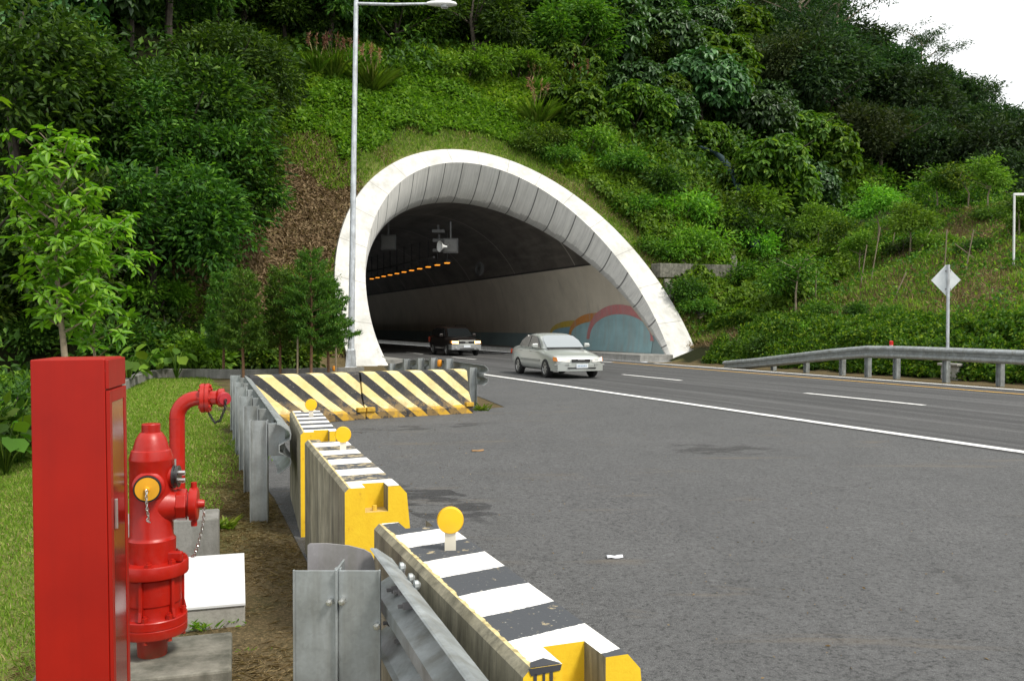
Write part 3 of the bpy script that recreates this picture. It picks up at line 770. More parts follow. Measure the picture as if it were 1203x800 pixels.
# rail runs from out of frame (small s) to a turned-down end near the portal
pz = [(-12, .78), (6, .78), (10, .78), (14, .78), (20.2, .82), (21.6, .80), (23.2, .66), (25.0, .46), (27.2, .22), (29.0, .06)]
def rp(px, z):  # world xy for column px on the rail line
    return rail_pt(px, dRail)
rail_beam('beam', [RD(dRail, s, z) - org for s, z in pz], -RD(1, 0), t, 1.22)
for px in (909, 947.6, 990, 1020, 1053.7, 1112, 1175.6, 1240, 1310, 1400):
    s = rail_pt(px, dRail + .12); zt = np.interp(s, [q[0] for q in pz], [q[1] for q in pz]) + .12
    h_post('post', RD(dRail+.12, s) - org, PHI + PI/2, max(zt, .25), t, .15, .15)
s = rail_pt(1046.5, dRail)
b = thing('beacon', 'small red and white reflector post topping the far guard rail', 'reflector', RD(dRail+.02, s, .95))
MB().lathe([(.05, 0), (.055, .07)], n=12).build('base', M['white_paint'], b, True)
MB().lathe([(.056, .07), (.06, .19), (.03, .205)], n=12).build('cap', simple('beacon_red', (.6, .02, .015), .4), b, True)

# ------------------------------------------------------------------ hydrant, standpipe, cabinet, slabs
yh = 4.09; ax = P(178, 600, yh).x
zz = lambda py: P(178, py, yh).z
slabz = zz(767) - .004
def slab(name, label, lo, hi, mat, cat='slab', bev=.012, rot=R_(17)):
    piv = Matrix.Translation((hi[0], lo[1], 0)) @ Matrix.Rotation(rot, 4, 'Z') @ Matrix.Translation((-hi[0], -lo[1], 0))
    o = MB().box(lo, hi, piv).build(name, mat, bevel=bev); return tag(o, label, cat)
g0 = G(272, 786, slabz); g1 = G(270, 742, slabz)
slab('concrete_slab', 'mossy grey concrete slab carrying the red hydrant', (-2.05, g0.y, -.1), (g0.x, g0.y + .52, slabz), M['concrete_dark'])
q0 = G(288, 708, .118); q1 = G(281, 647, .124)
slab('meter_box', 'grey concrete pit box behind the hydrant with a bright metal cover', (-2.2, q0.y, -.1), (q0.x, q1.y, .105), M['concrete'], 'pit box')
lid_m = NT('lid_metal'); n = lid_m.noise(3, 6); s2 = lid_m.noise(60, 2, stretch=(1, .1, 1))
lid_m.color(lid_m.ramp(n, [(.3, (.74, .75, .76)), (.7, (.82, .82, .82))])); lid_m.color(lid_m.mix(lid_m.ramp(lid_m.noise(16, 5, .7, stretch=(1, 2.5, 1)), [(.66, 0.0), (.72, .7)]), lid_m.ramp(n, [(.3, (.66, .68, .69)), (.7, (.80, .80, .80))]), (.28, .24, .18))); lid_m.rough(.55); lid_m.set(Metallic=.15); lid_m.bump(s2, .1, .003)
slab('metal_cover', 'bright white metal cover plate lying on the concrete pit box', (-2.21, q0.y-.008, .107), (q0.x+.004, q1.y+.01, .122), lid_m.m, 'cover plate', .002)
blk = slab('concrete_block', 'square grey concrete block at the foot of the red standpipe', (-2.62, 5.95, -.1), (-1.96, 6.28, .32), M['kerb'], 'block')
def chain(name, pts, mat, parent, link=.018, r=.0028):
    # sample a smooth path and put links along it
    mb = MB(); P3 = [Vector(p) for p in pts]; Ls = [0]
    for a, b in zip(P3, P3[1:]): Ls.append(Ls[-1] + (b-a).length)
    n = max(3, int(Ls[-1]/(link*.78)))
    for k in range(n):
        l = Ls[-1]*(k+.5)/n; i = max(j for j in range(len(P3)-1) if Ls[j] <= l); q = (l-Ls[i])/max(Ls[i+1]-Ls[i], 1e-6)
        c = P3[i].lerp(P3[i+1], q); d = (P3[i+1]-P3[i]).normalized(); o = d.orthogonal().normalized()
        if k % 2: o = d.cross(o)
        ring = [c + d*math.cos(2*PI*j/8)*link*.55 + o*math.sin(2*PI*j/8)*link*.3 for j in range(9)]
        mb.tube(ring, r, 5)
    return mb.build(name, mat, parent)
hy = thing('fire_hydrant', 'red pillar fire hydrant with a yellow front cap and hanging chains', 'fire hydrant', (ax, yh, slabz))
Z = lambda py: zz(py) - slabz
b = MB().lathe([(.064, 0), (.085, Z(678)-.0), (.086, Z(671)-0)][:2] + [(.088, Z(742))], n=32); b.build('foot', M['red'], hy, True)
lfl = MB().lathe([(.15, Z(741)), (.153, Z(739)), (.153, Z(731)), (.150, Z(730.3)), (.153, Z(729.5)), (.153, Z(721)), (.150, Z(720))], n=40).build('lower_flange', M['red'], hy, True, angle=30)
MB().lathe([(.128, Z(720.5)), (.124, Z(716)), (.124, Z(706)), (.129, Z(704)), (.129, Z(676)), (.122, Z(674)), (.118, Z(671))], n=40).build('barrel', M['red'], hy, True, angle=30)
fl = MB().lathe([(.120, Z(674)), (.158, Z(672.5)), (.160, Z(671)), (.160, Z(659)), (.157, Z(657.5)), (.1, Z(657))], n=40).build('upper_flange', M['red'], hy, True, angle=30)
for k in range(8):
    a = 2*PI*(k+.35)/8; MB().lathe([(.017, 0), (.017, .014), (.009, .0145), (.009, .022)], (math.cos(a)*.138, math.sin(a)*.138, Z(657.5)), (0, 0, 1), 6).build('bolt', M['red'], fl)
for k in range(8):
    a = 2*PI*(k+.2)/8; MB().lathe([(.015, 0), (.015, .022), (.008, .0225), (.008, .03)], (math.cos(a)*.137, math.sin(a)*.137, Z(720.3)), (0, 0, 1), 6).build('bolt', M['red'], lfl)
    MB().lathe([(.014, -.016), (.014, 0)], (math.cos(a)*.133, math.sin(a)*.133, Z(741)), (0, 0, 1), 6).build('bolt', M['red'], lfl)
for k in range(6):
    mb = MB(); a = 2*PI*k/6 - PI/2 + .02; mt = Matrix.Rotation(a, 4, 'Z'); mb.box((.115, -.008, Z(719)), (.142, .008, Z(674)), mt)
    mb.add([mt @ Vector(v) for v in ((.13, -.008, Z(719)), (.152, -.008, Z(719)), (.13, -.008, Z(695)), (.13, .008, Z(719)), (.152, .008, Z(719)), (.13, .008, Z(695)))], [(0, 1, 2), (3, 5, 4), (1, 4, 5, 2), (0, 3, 4, 1)])
    mb.build('rib', M['red'], hy, bevel=.003)
MB().lathe([(.104, Z(659)), (.106, Z(632)), (.099, Z(630)), (.095, Z(628)), (.095, Z(541)), (.0965, Z(540)), (.0965, Z(538)), (.086, Z(528.5)), (.080, Z(527.5)), (.076, Z(524)), (.066, Z(515)), (.050, Z(508.5)), (.045, Z(507.5))], n=40).build('body', M['red'], hy, True, angle=28)
MB().lathe([(.041, Z(509)), (.041, Z(498.5)), (.038, Z(497.5)), (.001, Z(497))], n=32).build('top_nut', M['red'], hy, True, angle=30)
# front outlet with yellow cap
fa = Vector((.28, -.96, 0)).normalized(); fz = Z(568.4); fx = -.004
fo = MB().lathe([(.075, .03), (.070, .09), (.060, .100), (.060, .118)], (fx, 0, fz), fa, 32).build('front_outlet', M['red'], hy, True, angle=30)
cap = MB().lathe([(.0585, .117), (.0585, .139), (.052, .1395), (.0515, .136)], (fx, 0, fz), fa, 36).build('cap_ring', M['black_rubber'], fo, True, angle=30)
MB().lathe([(.0515, .137), (.051, .1415), (.012, .143), (.0115, .150), (.009, .156), (.001, .157)], (fx, 0, fz), fa, 36).build('cap', M['hyd_yellow'], fo, True, angle=30)
cp = Vector((fx, 0, fz)) + fa*.158
chain('chain', [cp, cp + Vector((0, -.004, -.03)), cp + Vector((.002, .0, -.09)), cp + Vector((.004, .012, -.125)), cp + Vector((-.003, .012, -.14)), cp + Vector((.008, .012, -.145))], M['steel'], fo, .016, .0026)
# small side outlet with steel fitting
so = MB().lathe([(.05, .05), (.048, .10)], (0, 0, Z(560)), (.95, .12, 0), 28).build('side_outlet', M['red'], hy, True)
sa = Vector((.95, .12, 0)).normalized(); c0 = Vector((0, 0, Z(560)))
mb = MB(); mb.lathe([(.054, .098), (.054, .106), (.045, .108), (.045, .116), (.05, .117), (.05, .124), (.03, .125)], c0, sa, 28); mb.build('fitting', simple('fitting_dark', (.10, .10, .10), .35, metal=.8), so, True, angle=30)
for dz in (.018, -.016): MB().lathe([(.012, .12), (.012, .155), (.010, .157)], c0 + Vector((0, -.02, dz)), sa, 6).build('bolt', M['steel'], so)
MB().lathe([(.006, 0), (.006, .05)], c0 + sa*.105 + Vector((0, 0, .03)), (0, 0, 1), 8).build('pin', M['steel'], so)
# large outlet low on the right
la = Vector((.95, .22, 0)).normalized(); lc = Vector((0, 0, Z(594)))
lo_ = MB().lathe([(.088, .03), (.082, .07), (.070, .10), (.066, .115)], lc, la, 36).build('large_outlet', M['red'], hy, True)
MB().lathe([(.074, .11), (.074, .155)], lc, la, 8).build('hex_nut', M['red'], lo_, bevel=.004)
MB().lathe([(.058, .155), (.058, .165), (.076, .167), (.078, .175), (.078, .198), (.072, .203), (.022, .205), (.019, .225), (.016, .232), (.001, .233)], lc, la, 36).build('outlet_cap', M['red'], lo_, True, angle=30)
for sg_ in (1, -1): MB().lathe([(.014, 0), (.014, .031)], lc + la*.185 + Vector((0, 0, .07*sg_)), (0, 0, sg_), 10).build('lug', M['red'], lo_, True)
MB().box((.075, -.05, Z(657)), (.155, -.02, Z(645))).build('chain_lug', M['red'], hy, bevel=.008)
ce = lc + la*.226
chain('chain', [ce, ce + Vector((.004, 0, -.05)), ce + Vector((-.006, 0, -.12)), ce + Vector((-.025, .0, -.19)), ce + Vector((-.045, .005, -.245)), ce + Vector((-.06, .01, -.25))], M['steel'], lo_, .017, .0027)

# standpipe behind the hydrant
sx = P(208, 500, 6.1).x; sc = 6.1/F_PX
sp = thing('standpipe', 'red bent standpipe with a flanged elbow and capped outlet', 'standpipe', (sx, 6.1, .32))
zc = P(208, 468, 6.1).z - .32; br = .135; pts = [(0, 0, 0), (0, 0, zc - br)]
for k in range(1, 10):
    a = PI/2*k/9; pts.append((br - br*math.cos(a), .028*(1-math.cos(a)), zc - br + br*math.sin(a)))
pts.append((.165, .035, zc + .001))
MB().tube(pts, .051, 24).build('pipe', M['red'], sp, True)
MB().lathe([(.0535, 0), (.0535, .006)], (0, 0, zc-br), (0, 0, 1), 24).build('weld_ring', M['red'], sp, True)
MB().lathe([(.10, 0), (.10, .012), (.06, .016)], (0, 0, 0), (0, 0, 1), 24).build('base_flange', M['red'], sp, True)
pa = Vector((.95, .20, 0)).normalized(); pc = Vector((.155, .033, zc))
fl = MB().lathe([(.05, -.003), (.100, 0), (.100, .024), (.092, .026), (.092, .031), (.100, .033), (.100, .056), (.05, .06)], pc, pa, 36).build('flange', M['red'], sp, True, angle=30)
for k in range(8):
    a = 2*PI*k/8; u = pa.cross(Vector((0, 0, 1))); o_ = pc + (u*math.cos(a) + Vector((0, 0, 1))*math.sin(a))*.08
    MB().lathe([(.012, -.012), (.012, .068)], o_, pa, 6).build('bolt', M['red'], fl)
oc = MB().lathe([(.048, .055), (.048, .10), (.062, .115), (.064, .13), (.064, .15), (.052, .155)], pc, pa, 8).build('coupling', M['red'], sp, bevel=.003)
pe = Vector((.55, -.83, -.05)).normalized(); pc2 = pc + pa*.135
MB().lathe([(.046, -.03), (.046, .06), (.041, .062), (.040, .085), (.012, .087), (.010, .097), (.001, .098)], pc2, pe, 28).build('outlet_cap', simple('dull_red', (.36, .02, .03), .4), sp, True, angle=30)
c1 = pc2 + pe*.098; c2 = pc + pa*.05 + Vector((0, -.01, -.10))
chain('chain', [c1, c1 + Vector((-.005, 0, -.06)), c1.lerp(c2, .35) + Vector((0, 0, -.115)), c1.lerp(c2, .65) + Vector((0, 0, -.10)), c2], M['black_rubber'], sp, .022, .004)

# red hose cabinet
cn = P(127, 421.5, 3.2); cr = R_(13)
cab = thing('hose_cabinet', 'tall plain red steel fire hose cabinet with a glazed side door', 'hose cabinet', (cn.x, cn.y, 0), cr)
cab.rotation_euler = (0, R_(-.45), cr)
Hc = cn.z; wc, dc = .244, .31
MB().box((-wc, 0, .0), (0, dc, Hc)).build('shell', M['cabinet'], cab, bevel=.004)
fr = MB(); x0, x1 = .0015, .014
fr.box((x0, .002, .02), (x1, .045, Hc-.115)); fr.box((x0, dc-.045, .02), (x1, dc-.002, Hc-.115)); fr.box((x0, .045, Hc-.16), (x1, dc-.045, Hc-.115)); fr.box((x0, .045, .02), (x1, dc-.045, .10))
dr = fr.build('door', M['cabinet'], cab, bevel=.002)
gl = NT('door_glass'); gl.color((.16, .006, .004)); gl.rough(.14); gl.set(Specular_IOR_Level=.35, Coat_Weight=.0)
MB().box((.004, .0455, .1005), (.0115, dc-.0455, Hc-.1605)).build('glass', gl.m, dr)
MB().box((.0146, .05, .86), (.026, .06, .97)).build('handle', M['steel'], dr, bevel=.002)
MB().box((.0005, .002, Hc-.108), (.012, dc-.002, Hc-.004)).build('header', M['cabinet'], cab, bevel=.002)

# ------------------------------------------------------------------ lamp posts, sign, small road furniture
lp = G(412, 437.5); lp = Vector((P(412, 437, 30.5).x, 30.5, 0))
lt = thing('street_lamp', 'tall grey steel street lamp with a box base in front of the portal', 'street lamp', lp)
lt.rotation_euler = (0, R_(1.0), 0)
MB().box((-.19, -.19, -.05), (.19, .19, .18)).build('plinth', M['concrete'], lt)
MB().rings([[Vector((a*w, b*w, h)) for a, b in ((-1,-1),(1,-1),(1,1),(-1,1))] for w, h in ((.20, .18), (.16, .22), (.13, .78), (.11, .82))]).build('base_cover', M['pole'], lt, bevel=.01)
hp = (437 - 4)/F_PX*30.5
MB().tube([(0, 0, .8), (0, 0, hp*.5), (0, 0, hp), (0, 0, hp + 1.0)], [.115, .095, .075, .07], 16).build('pole', M['pole'], lt, True)
MB().tube([(0, 0, hp-.05), (1.2, 0, hp-.06), (2.3, 0, hp-.02), (2.6, 0, hp-.02)], [.05, .045, .04, .04], 12).build('arm', M['pole'], lt, True)
mb = MB()
mb.rings([[Vector((x, w*math.cos(a), hp - .02 + h*math.sin(a)*(.6 if math.sin(a) < 0 else 1))) for a in [2*PI*k/14 for k in range(14)]] for x, w, h in ((2.4, .05, .06), (2.55, .12, .10), (2.9, .17, .13), (3.2, .16, .12), (3.38, .09, .07), (3.42, .02, .02))])
lh = mb.build('lamp_head', M['white_paint'], lt, True)
MB().lathe([(.14, 0), (.12, -.06), (.03, -.09)], (3.0, 0, hp-.085), (0, 0, 1), 20).build('lens', simple('lens_grey', (.4, .42, .43), .2), lh, True)
# far right lamp post
p = P(1191, 300, 35)
l2 = thing('street_lamp', 'white lamp post with a short bent arm on the slope at the right picture edge', 'street lamp', (p.x, p.y, terr1(p.x, p.y)))
tz = P(1191, 229, 35).z - l2.location.z
MB().tube([(0, 0, -.3), (0, 0, tz)], .042, 10).build('pole', M['white_paint'], l2, True)
MB().box((-.04, -.05, tz-.04), (1.6, .05, tz+.06)).build('arm', M['white_paint'], l2, bevel=.02)

sg = P(1113, 448, 25.6); 
ss_ = thing('diamond_sign', 'white diamond shaped road sign seen from behind on a thin post', 'road sign', (sg.x, 25.6, 0), R_(-14))
zt = P(1113, 312, 25.6).z; zm = P(1108, 329, 25.6).z
MB().tube([(0, 0, -.2), (0, 0, zt + .02)], .045, 12).build('post', M['pole'], ss_, True)
hd = .44; mb = MB()
ringp = [(0, hd), (.39, 0), (0, -hd), (-.39, 0)]
mb.rings([[Vector((x - .05, .052, zm + z)) for x, z in ringp], [Vector((x - .05, .060, zm + z)) for x, z in ringp]]); 
pn = NT('sign_back'); n = pn.noise(6, 4); pn.color(pn.ramp(n, [(.3, (.62, .67, .68)), (.7, (.76, .80, .80))])); pn.rough(.45); pn.set(Metallic=.2)
pl = mb.build('panel', pn.m, ss_)
for q in (.24, -.28): MB().box((-.07, .0, zm+q), (.07, .05, zm+q+.04)).build('bracket', M['galv_dark'], ss_)
c = P(1135, 440, 26.2)
bx = thing('utility_box', 'low grey concrete box behind the far guard rail by the sign', 'utility box', (c.x, 26.6, 0), PHI)
MB().box((-.42, -.3, -.1), (.42, .3, .42)).build('body', M['concrete'], bx, bevel=.02)
MB().box((-.50, -.36, .423), (.50, .36, .50)).build('lid', M['concrete'], bx, bevel=.02)

def delineator(px, py, Y, label):
    p = P(px, py, Y); t = thing('delineator', label, 'delineator', (p.x, p.y, 0), 0, 'orange delineators by the portal')
    MB().tube([(0, 0, -.05), (0, 0, p.z - .06)], .025, 8).build('post', M['galv_dark'], t)
    MB().lathe([(.04, 0), (.055, .03), (.055, .11), (.04, .15), (.001, .155)], (0, 0, p.z - .07), (0, 0, 1), 12).build('cap', simple('delineator_orange', (.75, .28, .01), .4), t, True)
delineator(516.5, 427, 19.4, 'small orange delineator above the jersey barriers')
delineator(392.5, 433, 27.5, 'small orange delineator at the foot of the cypress trees')

# low kerb wall closing the lawn
pts = [G(148, 452), G(172, 446.5), G(196, 444), G(250, 444.6), G(300, 445), G(360, 443.5), G(428, 441.5)]
pts = [Vector((p.x, p.y, terr1(p.x, p.y) - .08)) for p in pts]
mb = MB(); sides = []
for i in range(len(pts)):
    a = pts[max(0, i-1)]; b = pts[min(len(pts)-1, i+1)]; d = (b-a).normalized(); sides.append(Vector((-d.y, d.x, 0)).normalized())
mb.sweep([(0, 0), (0, .36), (.22, .36), (.22, 0)], pts, sides); o = mb.build('kerb_wall', M['kerb'], bevel=.015); tag(o, 'low mouldy concrete kerb wall closing the far end of the lawn', 'kerb wall')
e0 = G(232, 492); o = MB().box((-4.75, 15.6, -.05), (-3.9, 17.2, .05)).build('concrete_slab', simple('sandy_slab', (.42, .34, .22), .9, var=.2), bevel=.01); tag(o, 'flat sandy slab lying in the lawn behind the steel posts', 'slab')
# litter
def litter(px, py, sx, sy, rot, col, label):
    p = G(px, py); mb = MB(); n = 5; rows = []
    for i in range(n):
        rows.append([Vector(((i/(n-1)-.5)*sx, (j/2-.5)*sy, .014 + .004*math.sin(i*1.9+j) + (.012 if j == 1 else 0))) for j in range(3)])
    mb.rings(rows, caps=False, closed=False); o = mb.build('litter', simple('litter_paper', col, .8, var=.1), None, True); o.location = (p.x, p.y, .004); o.rotation_euler.z = rot
    sm = o.modifiers.new('thickness', 'SOLIDIFY'); sm.thickness = .002
    tag(o, label, 'litter')
litter(722, 657, .11, .05, .1, (.72, .74, .80), 'white scrap of crumpled paper on the grey lay-by asphalt')
litter(561, 531, .16, .06, .4, (.30, .17, .07), 'brown dry leaf scrap on the asphalt right of the middle barrier')

# ------------------------------------------------------------------ cars
def car_paint(name, col, metal=.5, rough=.3):
    t = NT(name); t.color(col); t.rough(rough); t.set(Metallic=metal, Coat_Weight=.6, Coat_Roughness=.06); return t.m
M['suv_bumper'] = car_paint('suv_bumper_silver', (.34, .35, .35), .4, .35)
M['silver'] = car_paint('silver_paint', (.49, .515, .49), .45, .3)
M['maroon'] = car_paint('dark_paint_car', (.020, .015, .014), .3, .3)
gm = NT('car_glass'); gm.color((.012, .014, .015)); gm.rough(.03); gm.set(Specular_IOR_Level=.4); M['glass'] = gm.m
gm = NT('windscreen_glass'); gm.color((.30, .33, .34)); gm.rough(.06); gm.set(Specular_IOR_Level=1.0, Coat_Weight=1.0, Metallic=.35); M['screen_glass'] = gm.m
M['tyre'] = simple('tyre', (.018, .018, .018), .8)
M['alloy'] = simple('alloy', (.45, .45, .44), .35, metal=.7)
M['trim'] = simple('black_trim', (.02, .02, .02), .5)
M['lamp_clear'] = simple('lamp_clear', (.72, .70, .66), .12, spec=.8)
M['amber'] = simple('amber_lens', (.65, .22, .04), .2)
M['red_lens'] = simple('red_lens', (.5, .06, .02), .25)
M['head_lit'] = simple('headlight_lit', (.9, .7, .4), .2, emit=(1, .60, .22, 2.5))
M['plate'] = simple('number_plate', (.66, .70, .74), .5, var=.05)
M['plate_ink'] = simple('plate_marks', (.25, .34, .45), .6)
def loft_body(name, st, mat, parent, cuts=2):
    mb = MB(); rings = []
    for x, zb, zm, zt, w, wt in st:      # x, bottom, shoulder height, top height, half width, top half width
        half = [(0, zb), (w*.80, zb), (w*.97, zb+.06), (w, zb + (zm-zb)*.45), (w*.985, zm-.04), (w*.95, zm), (wt, zt-.015), (wt*.55, zt+.006), (0, zt+.012)]
        pts = half + [(-y, z) for y, z in half[-2:0:-1]]
        rings.append([Vector((x, y, z)) for y, z in pts])
    mb.rings(rings); o = mb.build(name, mat, parent, True, angle=50)
    s = o.modifiers.new('sub', 'SUBSURF'); s.levels = cuts; s.render_levels = cuts; return o
def cabin(name, st, mat, parent, z0):
    mb = MB(); rings = []
    for x, h, wb, wt in st:
        half = [(0, z0), (wb, z0), (wb*.995, z0 + (h-z0)*.25), (wt + (wb-wt)*.12, z0 + (h-z0)*.86), (wt*.93, z0 + (h-z0)*.985), (wt*.5, h+.008), (0, h+.012)]
        pts = half + [(-y, z) for y, z in half[-2:0:-1]]; rings.append([Vector((x, y, z)) for y, z in pts])
    mb.rings(rings); o = mb.build(name, mat, parent, True, angle=60)
    s = o.modifiers.new('sub', 'SUBSURF'); s.levels = 2; s.render_levels = 2; return o
def poly(name, pts, mat, parent, th=.004):
    pts = [Vector(p) for p in pts]; n = (pts[1]-pts[0]).cross(pts[2]-pts[0]).normalized()
    mb = MB(); mb.rings([[p - n*th for p in pts], [p + n*th for p in pts]]); return mb.build(name, mat, parent)
def wheel(x, y, r, parent, sgn, mat):
    w = MB().lathe([(r*.62, -.085), (r*.93, -.085), (r, -.06), (r, .06), (r*.93, .09), (r*.66, .092), (r*.62, .07)], (x, y, r), (0, sgn, 0), 28).build('wheel', M['tyre'], parent, True, angle=35)
    mb = MB(); mb.lathe([(r*.65, .03), (r*.66, .085), (r*.60, .088), (r*.56, .05), (.001, .045)], (x, y, r), (0, sgn, 0), 28)
    for k in range(7):
        a = 2*PI*k/7; mt = Matrix.Translation((x, y + sgn*.062, r)) @ Matrix.Rotation(a, 4, 'Y'); mb.box((-.022, -.012, .02), (.022, .018, r*.6), mt)
    mb.lathe([(.055, .045), (.05, .088), (.001, .09)], (x, y, r), (0, sgn, 0), 14)
    mb.build('rim', mat, w, True, angle=35)
def arch(x, y, r, parent, sgn):
    mb = MB(); n = 18; ring0 = []; ring1 = []
    for k in range(n+1):
        a = PI*k/n*1.16 - .08*PI; ring0.append((x + math.cos(a)*r, y, max(.16, r*.82 + math.sin(a)*r)))
    mb.rings([[Vector((p[0], p[1] - sgn*.12, p[2])) for p in ring0], [Vector((p[0], p[1] + sgn*.006, p[2])) for p in ring0]])
    mb.build('wheel_arch', M['trim'], parent)

def sedan(loc, rz):
    t = thing('sedan', 'silver four door sedan driving out of the tunnel in the near lane', 'car', loc, rz)
    st = [(2.17, .40, .52, .58, .50, .42), (2.12, .27, .58, .655, .70, .60), (1.95, .20, .62, .715, .80, .68), (1.55, .20, .68, .785, .825, .70), (1.15, .20, .74, .845, .835, .70), (.80, .20, .80, .90, .84, .70),
          (0, .20, .84, .90, .845, .70), (-.9, .20, .86, .93, .845, .70), (-1.45, .22, .87, .97, .835, .68), (-1.85, .25, .86, .96, .80, .66), (-2.08, .30, .82, .92, .74, .60), (-2.15, .42, .70, .80, .62, .52)]
    loft_body('body', st, M['silver'], t)
    cs = [(.98, .90, .70, .66), (.60, 1.12, .73, .63), (.22, 1.305, .735, .60), (-.2, 1.365, .74, .585), (-.65, 1.365, .735, .575), (-1.02, 1.28, .72, .575), (-1.45, 1.06, .69, .60), (-1.72, .955, .66, .62)]
    cabin('cabin', cs, M['silver'], t, .84)
    def sidepane(pts, sgn, name='side_window'):
        out = []
        for x, z in pts:
            q = (z-.84)/.52; y = .735 - .145*max(0, q)**1.3 + .012; out.append((x, sgn*y, z))
        if sgn > 0: out = out[::-1]
        poly(name, out, M['glass'], t, .014)
    for sgn in (1, -1):
        sidepane([(.66, .93), (.26, 1.20), (.12, 1.27), (-.30, 1.305), (-.36, .93)], sgn)
        sidepane([(-.42, .93), (-.36, 1.305), (-.78, 1.27), (-1.12, 1.12), (-1.28, .95)], sgn)
    poly('windscreen', [(.96, .62, .925), (.60, .605, 1.135), (.34, .52, 1.265), (.30, .40, 1.295), (.29, 0, 1.305), (.30, -.40, 1.295), (.34, -.52, 1.265), (.60, -.605, 1.135), (.96, -.62, .925)], M['screen_glass'], t, .012)
    poly('rear_window', [(-1.66, .54, .99), (-1.66, -.54, .99), (-1.08, -.5, 1.28), (-1.08, .5, 1.28)], M['glass'], t, .012)
    MB().box((.92, -.64, .895), (1.03, .64, .918)).build('wiper_cowl', M['trim'], t)
    for sgn in (1, -1):
        for x in (1.30, -1.17):
            arch(x, sgn*.80, .335, t, sgn); wheel(x, sgn*.755, .295, t, sgn, M['alloy'])
        mb = MB(); mb.rings([[Vector((x, sgn*(.80+dy), .985 + .065*sz)) for dy, sz in ((0, -1), (.17, -.9), (.2, 0), (.17, .9), (0, 1))] for x in (.53, .63)]); mb.build('wing_mirror', M['silver'], t, bevel=.02)
        hl = poly('headlight', [(2.02, sgn*.74, .655), (2.15, sgn*.36, .60), (2.16, sgn*.36, .50), (2.09, sgn*.72, .53)], M['lamp_clear'], t, .03)
        poly('indicator', [(1.90, sgn*.80, .66), (2.03, sgn*.745, .655), (2.09, sgn*.735, .53), (1.96, sgn*.81, .54)], M['amber'], t, .02)
        poly('tail_light', [(-1.98, sgn*.775, .82), (-2.11, sgn*.66, .80), (-2.13, sgn*.66, .66), (-2.0, sgn*.785, .68)], M['red_lens'], t, .02)
        for x in (-.02, -.92): MB().box((x-.09, sgn*.835-.02, .80), (x+.09, sgn*.835+.02, .835)).build('door_handle', M['silver'], t, bevel=.008)
        MB().box((-.86, sgn*.843-.010, .50), (.88, sgn*.843+.010, .56)).build('side_moulding', simple('moulding', (.30, .31, .29), .5), t, bevel=.004)
    MB().box((2.10, -.30, .505), (2.205, .30, .60)).build('grille', M['trim'], t, bevel=.015)
    MB().box((2.19, -.11, .565), (2.215, .11, .588)).build('badge', M['alloy'], t)
    MB().rings([[Vector((x, y, z)) for z in (.24, .30, .40, .44)] + [Vector((x-.2, y, z)) for z in (.44, .24)] for x, y in ((1.95, .83), (2.13, .74), (2.235, .45), (2.25, 0), (2.235, -.45), (2.13, -.74), (1.95, -.83))]).build('front_bumper', M['silver'], t, True, angle=35)
    MB().box((2.18, -.46, .315), (2.262, .46, .352)).build('air_intake', M['trim'], t)
    for sgn in (1, -1): poly('bumper_strip', [(2.05, sgn*.815, .455), (2.24, sgn*.42, .455), (2.25, sgn*.42, .405), (2.06, sgn*.82, .405)], simple('strip_grey', (.22, .23, .22), .5), t, .012)
    pl = MB().box((2.25, -.19, .335), (2.275, .19, .455)).build('number_plate', M['plate'], t)
    mb = MB()
    for k in range(6): mb.box((2.2755, -.155 + .052*k, .37), (2.2775, -.120 + .052*k, .42))
    mb.build('plate_marks', M['plate_ink'], pl)
    return t
fw = G(640.2, 443.8)
yaw = R_(19.3); hd_ = Vector((math.sin(yaw), -math.cos(yaw), 0)); rt = Vector((-hd_.y, hd_.x, 0))   # heading; rt = car's left
# near-side (photo left) wheel is the car's right-hand side
ctr = fw - hd_*1.30 + rt*.83
sedan((ctr.x, ctr.y, 0), math.atan2(hd_.y, hd_.x))

